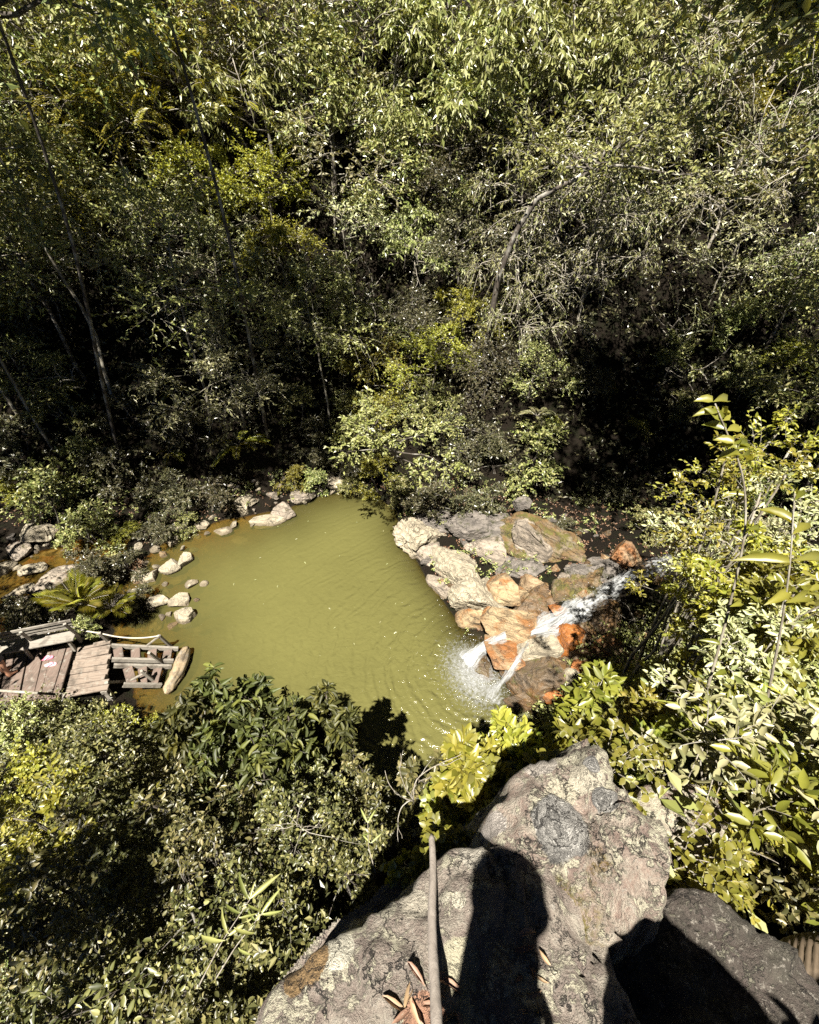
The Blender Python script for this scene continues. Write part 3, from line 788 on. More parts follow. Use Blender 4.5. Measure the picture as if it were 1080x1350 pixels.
# rubble: smaller stones between the boulders and along the banks
rr = np.random.default_rng(91); proto = []
for k, mt in enumerate([BP, BG, BD, BT, BW, BO]):
    for q in range(2):
        V, F = rock_shape((1, .8, .6), 700 + k * 2 + q, 11, 4, .09)
        proto.append(MB().add(V, [F]).mesh('rubble_stone', [mt], True))
def rubble(n, area, r0, r1, choice, label, group, ok):
    k = 0; tries = 0
    while k < n and tries < n * 40:
        tries += 1
        u, v = rr.uniform(area[0], area[2]), rr.uniform(area[1], area[3])
        p = hit(u, v, 0, 6)
        if not ok(u, v, p): continue
        o = bpy.data.objects.new('rubble_stone', proto[int(rr.choice(choice))]); link(o)
        sz = rr.uniform(r0, r1) ** 1.0
        o.location = (p.x, p.y, p.z + sz * .15); o.scale = (sz, sz, sz); o.rotation_euler = (rr.normal(0, .3), rr.normal(0, .3), rr.uniform(0, 6.28))
        tag(o, label, 'stone', group); k += 1
aw = lambda p: float(np.minimum(poly_sd(p.x, p.y, POOL), poly_sd(p.x, p.y, STREAM)))
rubble(70, (520, 660, 860, 930), .10, .26, [2, 3, 4, 5, 6, 7, 8, 9, 4, 5], 'small stone wedged among the big boulders right of the pool', 'rubble among the right-hand boulders', lambda u, v, p: aw(p) > -.05)
rubble(55, (180, 630, 480, 730), .06, .17, [0, 1, 2, 3, 3, 5], 'small stone on the far left bank between the pale boulders', 'rubble on the far left bank', lambda u, v, p: -.1 < aw(p) < 1.3)
rubble(40, (0, 690, 180, 800), .06, .18, [0, 2, 3, 4, 5], 'small stone along the brown brook', 'rubble along the brook', lambda u, v, p: -.6 < aw(p) < .6)

rubble(22, (178, 700, 285, 840), .07, .17, [0, 1, 0, 1, 6], 'small pale stone in the shallows among the larger left stones', 'small stones in the left shallows', lambda u, v, p: -1.2 < aw(p) < 0 and p.z > -.28)

for (u, v, sz) in [(308, 690, .20), (281, 684, .16), (256, 699, .15), (240, 722, .14), (215, 729, .17), (207, 746, .13), (190, 776, .12), (216, 769, .10), (258, 789, .09), (213, 813, .11), (200, 802, .09), (272, 702, .10), (333, 690, .14), (336, 668, .22),
                  (401, 661, .22), (362, 660, .24), (425, 648, .2), (204, 722, .2), (188, 742, .2), (236, 700, .2), (262, 676, .24), (285, 668, .22), (300, 676, .2), (180, 765, .14), (172, 790, .14), (232, 812, .07)]:
    p = at_z(u, v, .06); o = bpy.data.objects.new('rubble_stone', proto[int(rr.choice([0, 1, 0, 1, 2, 6]))]); link(o)
    o.location = (p[0], p[1], .02 + max(0, float(terrain(p[0], p[1])))); o.scale = (sz * 1.15, sz * 1.15, sz); o.rotation_euler = (rr.normal(0, .25), rr.normal(0, .25), rr.uniform(0, 6.28))
    tag(o, 'small pale stone lining the left waterline of the pool', 'stone', 'small stones along the left waterline')

# ---------------------------------------------------------------- the rock underfoot
def outcrop(name, outline, ztop, mat, label, seed, slope=(0, 0), drop=5.5, step=0.014, rough=1.0, zmin=-1.6, pad=0.35, crown=0.0):
    P = np.array(outline); c0 = P.mean(0)
    (x0, y0), (x1, y1) = P.min(0) - pad, P.max(0) + pad
    poly = [tuple(p) for p in P]
    def zf(X, Y):
        w = 0.06 * fbm(X * 5 + seed, Y * 5, 0.7, 5)
        d = poly_sd(X, Y, poly) + w
        din = np.clip(-d, 0, 9); dout = np.clip(d, 0, 9)
        n = 0.055 * fbm(X * 2.1 + seed, Y * 2.1, 3.1, 4) + 0.024 * fbm(X * 9 + seed, Y * 9, 5.5, 5) + 0.008 * fbm(X * 42 + seed, Y * 42, 1.5, 3)
        t = pn(X * 2.4 + seed * 1.7, Y * 3.4, 8.8)
        crack = -0.035 * np.exp(-(t / 0.020) ** 2) * sstep(-0.15, 0.2, pn(X * 1.9, Y * 1.9 + seed, 2.2) + 0.05)
        st = fbm(X * 1.3 + seed * 2.3, Y * 1.3, 6.0, 3) * 5
        ter = 0.028 * (np.floor(st) + sstep(0.75, 1.0, st - np.floor(st)))
        z = ztop + slope[0] * (X - c0[0]) + slope[1] * (Y - c0[1]) + rough * (n + crack + ter) + crown * (1 - np.exp(-din / 0.25))
        z = z - 0.03 * np.exp(-din / 0.03) - drop * dout - 0.06 * sstep(0, 0.05, dout)
        return np.maximum(z, ztop + zmin)
    V, F = grid_mesh(x0, x1, y0, y1, step, zf, lambda X, Y: poly_sd(X, Y, poly) < pad)
    o = MB().add(V - np.array([c0[0], c0[1], 0]), [F]).build(name, mat, smooth=True)
    o.location = (c0[0], c0[1], 0)
    return tag(o, label, 'rock'), c0

def lichen_rock(name, spots=(), rosettes=(), moss=(), base=(0.296, 0.271, 0.221), purple=(0.200, 0.160, 0.135), pale=(0.444, 0.419, 0.313), pale_amt=0.0):
    m, nt, b, out = new_mat(name)
    g = N(nt, 'ShaderNodeNewGeometry'); vec = g.outputs['Position']
    n1 = noise(nt, vec, 5.5, 7, 0.72, 0.6); n2 = noise(nt, vec, 21.0, 7, 0.76, 0.5); n3 = noise(nt, vec, 60.0, 4, 0.75); n4 = noise(nt, vec, 170.0, 3, 0.7)
    col = mixc(nt, ramp(nt, n2, [(0.36, 0.0), (0.62, 1.0)]), purple, base)
    col = mixc(nt, ramp(nt, n1, [(0.42, 0.0), (0.60, 1.0)]), col, mixc(nt, n3, (0.10, 0.078, 0.07), purple))
    col = mixc(nt, ramp(nt, n3, [(0.56, 0.0), (0.66, 0.8)]), col, (0.30, 0.275, 0.235))
    # crusty grey-white lichen
    crust = math_(nt, 'ADD', math_(nt, 'MULTIPLY', n1, 0.5), math_(nt, 'MULTIPLY', n2, 0.5))
    cm = ramp(nt, crust, [(0.515 - pale_amt, 0.0), (0.535 - pale_amt, 1.0)])
    col = mixc(nt, math_(nt, 'MULTIPLY', cm, ramp(nt, n3, [(0.38, 0.25), (0.55, 1.0)])), col, mixc(nt, n2, [0.75 * c for c in pale], pale))
    hgt = math_(nt, 'ADD', math_(nt, 'MULTIPLY', cm, 0.5), math_(nt, 'ADD', n2, math_(nt, 'MULTIPLY', n3, 0.5)))
    wob = N(nt, 'ShaderNodeTexNoise', i_Scale=9.0, i_Detail=6.0, i_Roughness=0.6); nt.links.new(vec, wob.inputs['Vector'])
    def blob(c, r, amp=1.0):
        s = N(nt, 'ShaderNodeVectorMath', operation='SUBTRACT'); nt.links.new(vec, s.inputs[0]); s.inputs[1].default_value = (c[0], c[1], 0)
        x = N(nt, 'ShaderNodeVectorMath', operation='MULTIPLY'); nt.links.new(s.outputs[0], x.inputs[0]); x.inputs[1].default_value = (1, 1, 0)
        l = N(nt, 'ShaderNodeVectorMath', operation='LENGTH'); nt.links.new(x.outputs[0], l.inputs[0])
        d = math_(nt, 'DIVIDE', l.outputs['Value'], r)
        d = math_(nt, 'ADD', d, math_(nt, 'MULTIPLY', math_(nt, 'SUBTRACT', wob.outputs['Fac'], 0.5), 1.3 * amp))
        d = math_(nt, 'ADD', d, math_(nt, 'MULTIPLY', math_(nt, 'SUBTRACT', n3, 0.5), 0.35 * amp))
        return d
    for (c, r, colr) in spots:
        d = blob(c, r)
        col = mixc(nt, ramp(nt, d, [(0.92, 1.0), (1.0, 0.0)]), col, mixc(nt, n3, [0.7 * q for q in colr], colr))
    for (c, r, colr) in moss:
        d = blob(c, r, 1.6)
        k = math_(nt, 'MULTIPLY', ramp(nt, d, [(0.3, 1.0), (1.1, 0.0)]), ramp(nt, n3, [(0.46, 0.05), (0.56, 1.0)]))
        col = mixc(nt, k, col, mixc(nt, n4, [0.45 * q for q in colr], colr))
    for (c, r) in rosettes:
        d = blob(c, r, 0.5)
        k = ramp(nt, d, [(0.93, 1.0), (1.0, 0.0)])
        ringf = math_(nt, 'SINE', math_(nt, 'MULTIPLY_ADD', d, 17.0, math_(nt, 'MULTIPLY', math_(nt, 'ADD', n2, n3), 16.0)))
        lob = ramp(nt, math_(nt, 'MULTIPLY_ADD', ringf, 0.13, n3), [(0.3, 0.0), (0.72, 1.0)])
        col = mixc(nt, k, col, mixc(nt, lob, (0.20, 0.192, 0.178), (0.47, 0.455, 0.42)))
        hgt = math_(nt, 'ADD', hgt, math_(nt, 'MULTIPLY', k, math_(nt, 'MULTIPLY', lob, 0.9)))
    # grime in the grain
    col = mixc(nt, ramp(nt, n4, [(0.58, 0.0), (0.68, 0.5)]), col, (0.06, 0.048, 0.04))
    vo = N(nt, 'ShaderNodeTexVoronoi', feature='DISTANCE_TO_EDGE'); vo.inputs['Scale'].default_value = 3.2
    wv = N(nt, 'ShaderNodeVectorMath', operation='MULTIPLY_ADD'); nt.links.new(wob.outputs['Color'], wv.inputs[0]); wv.inputs[1].default_value = (0.5, 0.5, 0.5); nt.links.new(vec, wv.inputs[2])
    nt.links.new(wv.outputs[0], vo.inputs['Vector'])
    ck = math_(nt, 'MULTIPLY', ramp(nt, vo.outputs['Distance'], [(0.0, 1.0), (0.008, 0.8), (0.022, 0.0)]), ramp(nt, n1, [(0.40, 0.0), (0.47, 1.0)]))
    col = mixc(nt, math_(nt, 'MULTIPLY', ck, 0.9), col, (0.02, 0.016, 0.014))
    nt.links.new(col, b.inputs['Base Color'])
    b.inputs['Roughness'].default_value = 0.85
    b.inputs['Specular IOR Level'].default_value = 0.3
    hgt = math_(nt, 'SUBTRACT', math_(nt, 'ADD', hgt, math_(nt, 'MULTIPLY', n4, 0.2)), math_(nt, 'MULTIPLY', ck, 0.9))
    bump(nt, hgt, 1.0, 0.035, b)
    return m

ZR = 8.42
X = lambda u, v, z=ZR: tuple(at_z(u, v, z)[:2])
M['lichen_front'] = lichen_rock('lichen_front',
    spots=[(X(445, 1250), .045, (0.549, 0.520, 0.420)), (X(425, 1258), .03, (0.549, 0.520, 0.420)), (X(545, 1185), .045, (0.450, 0.409, 0.329)), (X(510, 1190), .03, (0.450, 0.420, 0.329)),
           (X(405, 1262), .05, (0.259, 0.170, 0.080)), (X(385, 1285), .035, (0.259, 0.170, 0.080)), (X(602, 1275), .055, (0.420, 0.390, 0.279)), (X(600, 1320), .05, (0.420, 0.390, 0.279)),
           (X(560, 1350), .05, (0.359, 0.200, 0.130)), (X(605, 1185), .02, (0.459, 0.429, 0.340)), (X(588, 1180), .015, (0.459, 0.429, 0.340)), (X(625, 1115), .04, (0.400, 0.370, 0.309))])
M['lichen_back'] = lichen_rock('lichen_back',
    spots=[(X(715, 1000), .05, (0.420, 0.379, 0.329)), (X(770, 1030), .05, (0.450, 0.409, 0.320)), (X(740, 1050), .05, (0.450, 0.409, 0.309)), (X(655, 1075), .035, (0.420, 0.379, 0.340))],
    rosettes=[(X(738, 1092), .085), (X(792, 1062), .036), (X(775, 1018), .026)],
    moss=[(X(765, 1205), .10, (0.170, 0.140, 0.015)), (X(790, 1140), .05, (0.159, 0.109, 0.030)), (X(745, 1165), .04, (0.159, 0.135, 0.020))],
    base=(0.348, 0.319, 0.259), purple=(0.237, 0.170, 0.138), pale_amt=0.015)
M['lichen_shaded'] = lichen_rock('lichen_shaded', base=(0.076, 0.071, 0.055), purple=(0.041, 0.036, 0.027), pale=(0.193, 0.183, 0.135), pale_amt=-0.04)  # darkened copy of the lichen rock: full shade put into the colour
M['lichen_pink'] = lichen_rock('lichen_pink', base=(0.414, 0.358, 0.284), purple=(0.296, 0.190, 0.157), pale_amt=0.02)

front = [X(u, v) for u, v in [(338, 1352), (352, 1306), (388, 1262), (425, 1226), (480, 1192), (540, 1152), (572, 1114), (600, 1100), (648, 1096), (700, 1090), (750, 1130), (790, 1190), (800, 1250)]] + [(0.62, 0.0), (0.62, -0.6), (0.5, -1.5), (-0.6, -1.5), (-0.62, -0.4)]
outcrop('rock_outcrop', front, ZR, M['lichen_front'], 'large lichen-spotted purplish rock in front, carrying the weathered stick', 2.0, slope=(0.02, -0.06))
back = [X(u, v, 8.4) for u, v in [(648, 1100), (660, 1066), (684, 1020), (700, 998), (735, 986), (768, 985), (796, 1002), (812, 1040), (836, 1085), (866, 1140), (872, 1190), (840, 1230), (790, 1252), (735, 1258), (700, 1240), (676, 1180)]]
outcrop('rock_outcrop', back, 8.43, M['lichen_back'], 'pointed pale rock with the round grey lichen rosettes', 5.5, slope=(0.02, 0.0), crown=0.03, rough=1.5)
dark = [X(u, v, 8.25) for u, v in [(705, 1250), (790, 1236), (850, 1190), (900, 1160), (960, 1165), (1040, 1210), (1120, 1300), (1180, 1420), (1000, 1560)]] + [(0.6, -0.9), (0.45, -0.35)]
outcrop('rock_outcrop', dark, 8.20, M['lichen_shaded'], 'rock at the bottom right, its full shade put into the dark colour', 8.1, slope=(-0.02, 0.0))
pink = [X(u, v, 8.05) for u, v in [(842, 1060), (860, 1020), (910, 1010), (955, 1030), (975, 1075), (950, 1110), (900, 1105)]]
outcrop('rock_outcrop', pink, 8.02, M['lichen_pink'], 'pinkish pale rock showing through the right-hand bush and dry twigs', 11.3, zmin=-1.2)

# ---------------------------------------------------------------- plants
T_SMALL = (np.array([[0, 0, 0], [.45, -.5, .10], [1, 0, -.06], [.45, .5, .10]], float), [np.array([[0, 1, 2], [0, 2, 3]])])
_a = [0, .22, .5, .78, 1.0]; _w = [.33, .5, .36]
_big = [[a, 0, -.16 * a * a] for a in _a] + [[a, -w, -.16 * a * a + .10] for a, w in zip(_a[1:4], _w)] + [[a, w, -.16 * a * a + .10] for a, w in zip(_a[1:4], _w)]
T_BIG = (np.array(_big, float), [np.array([[0, 5, 1], [3, 7, 4], [0, 1, 8], [3, 4, 10]]), np.array([[1, 5, 6, 2], [2, 6, 7, 3], [1, 2, 9, 8], [2, 3, 10, 9]])])
_big2 = np.array(_big, float); _big2[:, 2] *= 2.6
T_DROOP = (_big2, T_BIG[1])

def add_leaves(mb, P, D, Nn, L, W, tmpl, mat=0):
    tv, tf = tmpl
    D = norm(D); S = norm(np.cross(D, Nn)); U = np.cross(S, D)
    n = len(P); k = len(tv)
    L = np.broadcast_to(L, (n,)); W = np.broadcast_to(W, (n,))
    V = (P[:, None] + D[:, None] * (tv[None, :, 0] * L[:, None])[..., None]
         + S[:, None] * (tv[None, :, 1] * W[:, None])[..., None]
         + U[:, None] * (tv[None, :, 2] * L[:, None])[..., None])
    off = (np.arange(n) * k)[:, None, None]
    mb.add(V.reshape(-1, 3), [(f[None] + off).reshape(-1, f.shape[1]) for f in tf], mat)

def rnd_dirs(r, n):
    return norm(r.normal(size=(n, 3)))

def add_twigs(mb, Ps, rad0, mat, sides=3):
    """Ps (T, M, 3): many thin tapering twigs at once"""
    Tn, Mn = Ps.shape[:2]
    tg = norm(np.gradient(Ps, axis=1))
    A = norm(np.cross(tg, np.array([0.31, 0.17, 0.93]))); B = np.cross(tg, A)
    a = np.arange(sides) * 2 * math.pi / sides
    rr = np.asarray(rad0).reshape(-1, 1) * np.linspace(1, 0.35, Mn)[None]
    V = Ps[:, :, None] + rr[..., None, None] * (A[:, :, None] * np.cos(a)[:, None] + B[:, :, None] * np.sin(a)[:, None])
    t, i, j = np.meshgrid(np.arange(Tn), np.arange(Mn - 1), np.arange(sides), indexing='ij')
    base = t * Mn * sides + i * sides; k = (j + 1) % sides
    F = np.stack([base + j, base + k, base + sides + k, base + sides + j], -1).reshape(-1, 4)
    mb.add(V.reshape(-1, 3), [F], mat)

def sprays(mb, r, start, tdir, tlen, K, L, W, tmpl, droop=0.25, ang=0.85, up=1.0, jit=0.75, pinnate=False, leaf_mat_i=0, twig_mat=1, twig_r=0.006, f0=0.2, hang=0.0, show=1.0):
    Tn = len(start)
    tdir = norm(tdir)
    f = np.linspace(f0, 1.0, K)[None]
    if not pinnate: f = np.clip(f + r.normal(0, 0.5 / K, (Tn, K)), 0.05, 1.03)
    else: f = np.repeat(f, Tn, 0)
    tl = np.asarray(tlen).reshape(-1, 1)
    def pt(f): return start[:, None] + tdir[:, None] * (f * tl)[..., None] + np.array([0, 0, -1.0]) * (droop * f * f * tl)[..., None]
    P = pt(f)
    tang = norm(tdir[:, None] + np.array([0, 0, -2.0]) * (droop * f)[..., None])
    upv = np.array([0, 0, 1.0])
    side = norm(np.cross(tang, upv + 1e-3 * r.normal(size=(Tn, 1, 3))))
    sgn = np.where(np.arange(K) % 2 == 0, 1.0, -1.0)[None]
    if not pinnate: sgn = sgn * np.ones((Tn, 1))
    a = ang + (0 if pinnate else 1) * r.normal(0, 0.3, (Tn, K))
    D = tang * np.cos(a)[..., None] + side * (np.sin(a) * sgn)[..., None]
    if not pinnate:
        D = D + jit * r.normal(size=D.shape) * 0.7
    D = D + np.array([0, 0, -1.0]) * hang
    Nn = np.broadcast_to(upv * up, D.shape) + (jit * (0.35 if pinnate else 1.0)) * r.normal(size=D.shape)
    if pinnate:
        Nn = norm(np.cross(side, tang)) + 0.12 * r.normal(size=D.shape)
        Ls = L * (0.35 + 0.65 * np.sin(np.pi * np.clip(f * 0.85 + 0.12, 0, 1))) * r.uniform(0.9, 1.1, (Tn, K))
    else:
        Ls = L * r.uniform(0.6, 1.15, (Tn, K))
    add_leaves(mb, P.reshape(-1, 3), D.reshape(-1, 3), Nn.reshape(-1, 3), Ls.ravel(), (Ls * W / L).ravel(), tmpl, leaf_mat_i)
    ns = int(Tn * show)
    if ns and twig_r:
        add_twigs(mb, pt(np.repeat(np.linspace(0, 1, 5)[None], Tn, 0))[:ns], np.full(ns, twig_r), twig_mat)

def curve_pts(p, q, sag, r, n=7, wob=0.05):
    p, q = np.asarray(p, float), np.asarray(q, float)
    t = np.linspace(0, 1, n)[:, None]
    L = np.linalg.norm(q - p)
    P = p + (q - p) * t + np.array([0, 0, 1.0]) * sag * L * (t * (1 - t)) * 4
    W = r.normal(0, wob * L, (n, 3)); W[0] = W[-1] = 0
    W[1:-1] = (W[:-2] + 2 * W[1:-1] + W[2:]) / 4
    return P + W

def plant_mesh(kind, seed, h, cr, cb, nl, tpl, K, L, W, leaf, bark='bark_dark', tr=0.09, lean=(0, 0), tmpl=T_SMALL, lobe_r=0.38, flat=0.75,
               trunk=None, twig=None, twig_r=0.006, limb_r=None, multi=1, trunk_name='trunk', crown_name='crown', show=0.6, top_bias=0.0, tl=None, **kw):
    """trunk and limbs as one mesh, leaves with their twigs as another; h height, cr crown radius, cb crown base (fraction of h)"""
    r = np.random.default_rng(seed)
    tm, cm = MB(), MB()
    lobes = []
    stems = []
    for s_ in range(multi):
        if trunk is not None: tp = np.array(trunk, float)
        else:
            a = r.uniform(0, 2 * math.pi); sp = 0 if multi == 1 else cr * 0.55
            tip = np.array([lean[0] + sp * math.cos(a), lean[1] + sp * math.sin(a), h * (0.86 if multi == 1 else r.uniform(.6, .92))])
            tp = curve_pts((0.06 * math.cos(a) * (multi > 1), 0.06 * math.sin(a) * (multi > 1), -0.35), tip, 0.0, r, 9, 0.025)
        stems.append(tp)
        tube(tm, tp, np.linspace(tr, tr * 0.35, len(tp)), 7 if tr > 0.03 else 5)
    for i in range(nl):
        tp = stems[i % multi]
        f = cb + (1 - cb) * r.random() ** (1 - 0.4 * top_bias)
        k = f * (len(tp) - 1); k0 = min(int(k), len(tp) - 2); base = tp[k0] + (tp[k0 + 1] - tp[k0]) * (k - k0)
        a = i * 2.399 + r.normal(0, 0.4)
        wild = 1.0 if h > 3 else 0.0
        rad = cr * (0.30 + (0.62 + 0.42 * wild) * r.random()) * (1.15 - 0.55 * ((f - cb) / max(1e-3, 1 - cb)) ** 2)
        c = base + np.array([math.cos(a) * rad, math.sin(a) * rad, cr * flat * r.uniform(-0.15, 0.5)])
        if i < multi: c = tp[-1] + np.array([0, 0, cr * 0.12])
        lp = curve_pts(base - np.array([0, 0, 0.02]), c, 0.06, r, 6, 0.05)
        tube(tm, lp, np.linspace((limb_r or tr * 0.42), (limb_r or tr * 0.42) * 0.25, 6), 5)
        lobes.append((c, cr * lobe_r * (r.uniform(0.65, 1.25) if not wild else r.uniform(0.40, 1.25)), c - base))
    for c, lr, out in lobes:
        n = max(3, int(tpl * r.uniform(0.6, 1.3)))
        dirs = rnd_dirs(r, n); dirs[:, 2] = dirs[:, 2] * 0.7 + 0.12
        start = c + dirs * np.array([1, 1, flat]) * lr * (0.15 + 0.5 * r.random((n, 1)))
        td = norm(dirs + 0.35 * norm(out) + 0.4 * r.normal(size=(n, 3)) + np.array([0, 0, 0.15]))
        tl_ = tl or ((0.55, 1.15) if h <= 3 else (0.75, 1.75))
        sprays(cm, r, start, td, lr * r.uniform(tl_[0], tl_[1], n), K, L, W, tmpl, twig_r=twig_r, show=show, **kw)
    mats = [M[leaf], M[twig or bark]]
    return (trunk_name, tm.mesh(trunk_name, [M[bark]], True)), (crown_name, cm.mesh(crown_name, mats, tmpl is not T_SMALL))

KINDS = {}
def define(key, **kw):
    KINDS[key] = [plant_mesh(key, sd, **{k: v for k, v in kw.items() if k != 'seeds'}) for sd in kw['seeds']]
_use = {}
def plant(key, name, loc, label, cat, scale=1.0, rz=None, group=None, tilt=(0, 0), sink=0.05):
    """one plant: an Empty at its foot, its trunk or stem and its crown or foliage (meshes shared between plants of a kind)"""
    vs = KINDS[key]; i = _use.get(key, 0); _use[key] = i + 1
    o = empty(name, (loc[0], loc[1], loc[2] - sink), 0)
    o.rotation_euler = (tilt[0], tilt[1], (i * 2.1 + 0.7 if rz is None else rz))
    o.scale = (scale,) * 3
    for nm, me in vs[i % len(vs)]:
        c = bpy.data.objects.new(nm, me); c.parent = o; link(c)
    return tag(o, label, cat, group)

# --- hillside trees
SH = dict(trunk_name='stem', crown_name='foliage')
define('broad', seeds=(1, 2, 3), h=4.2, cr=1.9, cb=.45, nl=15, tpl=29, K=11, L=.185, W=.082, leaf='leaf_green', tr=.09)
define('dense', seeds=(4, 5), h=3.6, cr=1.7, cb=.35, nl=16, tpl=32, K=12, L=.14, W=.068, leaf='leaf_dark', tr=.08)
define('droop', seeds=(6, 7), h=4.6, cr=2.0, cb=.4, nl=15, tpl=26, K=10, L=.25, W=.085, leaf='leaf_olive', tr=.09, hang=0.9, tmpl=T_SMALL, bark='bark_pale', twig='twig_pale')
define('feather', seeds=(8, 9), h=4.8, cr=2.1, cb=.5, nl=13, tpl=14, K=24, L=.23, W=.075, leaf='leaf_yellow', tr=.08, pinnate=True, lobe_r=.55, droop=.4, ang=1.1, bark='bark_pale', show=1.0)
define('bright', seeds=(10, 11), h=3.4, cr=1.5, cb=.4, nl=13, tpl=40, K=12, L=.13, W=.066, leaf='leaf_yellow', tr=.06, bark='bark_pale')
define('silver', seeds=(12, 13), h=4.6, cr=1.5, cb=.6, nl=14, tpl=30, K=12, L=.15, W=.05, leaf='leaf_silver', tr=.055, flat=.55, bark='bark_pale', twig='twig_pale')
define('slender', seeds=(14, 15, 16), h=7.5, cr=1.7, cb=.72, nl=11, tpl=28, K=12, L=.16, W=.07, leaf='leaf_green', tr=.085, bark='bark_pale', lean=(.3, .2))
define('viny', seeds=(17, 18), h=3.8, cr=1.9, cb=.35, nl=15, tpl=24, K=9, L=.16, W=.055, leaf='leaf_dry', tr=.07, hang=.5, bark='twig_pale', twig='twig_pale', twig_r=.011, show=1.0, droop=.6)
define('sparse', seeds=(19, 20), h=3.8, cr=1.8, cb=.4, nl=12, tpl=17, K=9, L=.18, W=.08, leaf='leaf_silver', tr=.05, bark='bark_pale', twig='twig_pale', twig_r=.009, show=1.0)
# --- understory and shore shrubs
define('under', seeds=(21, 22, 23), h=1.7, cr=1.0, cb=.15, nl=11, tpl=28, K=10, L=.135, W=.068, leaf='leaf_green', tr=.03, multi=3, **SH)
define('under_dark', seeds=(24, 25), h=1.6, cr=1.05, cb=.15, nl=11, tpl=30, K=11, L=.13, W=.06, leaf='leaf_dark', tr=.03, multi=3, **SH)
define('under_bright', seeds=(26, 27), h=1.5, cr=.8, cb=.2, nl=10, tpl=34, K=11, L=.085, W=.045, leaf='leaf_yellow', tr=.025, multi=3, **SH)

TREE = {
 'broad': 'broad-leaved green tree', 'dense': 'dense dark tree of small leaves', 'droop': 'olive tree of long hanging leaves',
 'feather': 'tree with yellow-green feathery fronds', 'bright': 'bright yellow-green bushy tree', 'silver': 'silvery pale-leaved tree',
 'slender': 'tall thin bare-trunked tree', 'viny': 'dry brownish tree tangled with pale vines', 'sparse': 'thin open tree with pale twigs'}
ROWS = [
 ('top row of hillside', 3.2, [(-60, -40, 'viny', 1.1), (40, 20, 'droop', 1.1), (130, -20, 'viny', 1.0), (215, 15, 'feather', .9), (310, -20, 'broad', 1.1), (400, 10, 'sparse', 1.1), (490, -30, 'broad', 1.15), (580, 10, 'droop', 1.15),
     (670, -20, 'broad', 1.0), (770, 10, 'droop', 1.1), (860, -20, 'broad', 1.0), (950, 20, 'viny', 1.05), (1040, -10, 'bright', 1.1), (1130, 30, 'broad', 1.1)]),
 ('second row of hillside', 3.0, [(-40, 110, 'dense', 1.0), (60, 130, 'broad', .95), (165, 75, 'feather', .85), (250, 110, 'feather', .8), (340, 100, 'droop', .9), (430, 120, 'broad', 1.0), (520, 100, 'droop', 1.0),
     (610, 120, 'broad', .95), (700, 95, 'droop', 1.1), (800, 110, 'droop', 1.0), (890, 120, 'viny', 1.0), (985, 110, 'bright', .9), (1075, 130, 'viny', 1.0)]),
 ('third row of hillside', 2.8, [(-30, 200, 'broad', 1.0), (45, 225, 'bright', .9), (150, 190, 'feather', .75), (240, 215, 'bright', .85), (345, 230, 'bright', .9), (430, 200, 'sparse', 1.0), (520, 220, 'broad', .9),
     (590, 200, 'dense', .9), (700, 235, 'viny', .95), (790, 240, 'viny', 1.0), (885, 215, 'sparse', .95), (970, 230, 'viny', .9), (1060, 220, 'broad', 1.0)]),
 ('middle row of hillside', 2.5, [(10, 300, 'broad', .8), (190, 310, 'sparse', .85), (275, 335, 'sparse', .75), (375, 325, 'bright', .85), (465, 320, 'sparse', .95), (545, 330, 'droop', .7), (610, 320, 'dense', .8), (690, 335, 'viny', .85),
     (780, 340, 'viny', .8), (960, 330, 'sparse', .7), (1070, 330, 'viny', .85)]),
 ('fifth row of hillside', 2.2, [(-20, 400, 'bright', .7), (60, 375, 'dense', .65), (210, 395, 'sparse', .6), (390, 425, 'sparse', .75), (460, 420, 'broad', .65), (540, 425, 'dense', .7), (610, 415, 'bright', .65), (690, 425, 'viny', .65), (1040, 405, 'broad', .75)]),
 ('lowest row of hillside', 1.7, [(-10, 480, 'dense', .6), (40, 500, 'broad', .55), (490, 490, 'bright', .65), (570, 480, 'bright', .75), (640, 495, 'dense', .65), (700, 500, 'broad', .45), (560, 560, 'broad', .6), (610, 590, 'dense', .6), (500, 560, 'bright', .6)]),
]
ORD = ['leftmost', 'second', 'third', 'fourth', 'fifth', 'sixth', 'seventh', 'eighth', 'ninth', 'tenth', 'eleventh', 'twelfth', 'thirteenth', 'fourteenth']
for row, up, items in ROWS:
    for i, (u, v, key, s) in enumerate(items):
        p = hit(u, v, up * s, 11)
        place = ('leftmost in ' + row) if i == 0 else ('rightmost in ' + row) if i == len(items) - 1 else f'{ORD[i]} from left in {row}'
        plant(key, 'hillside_tree', p, f'{TREE[key]}, {place}', 'tree', s, tilt=(R(6), 0))

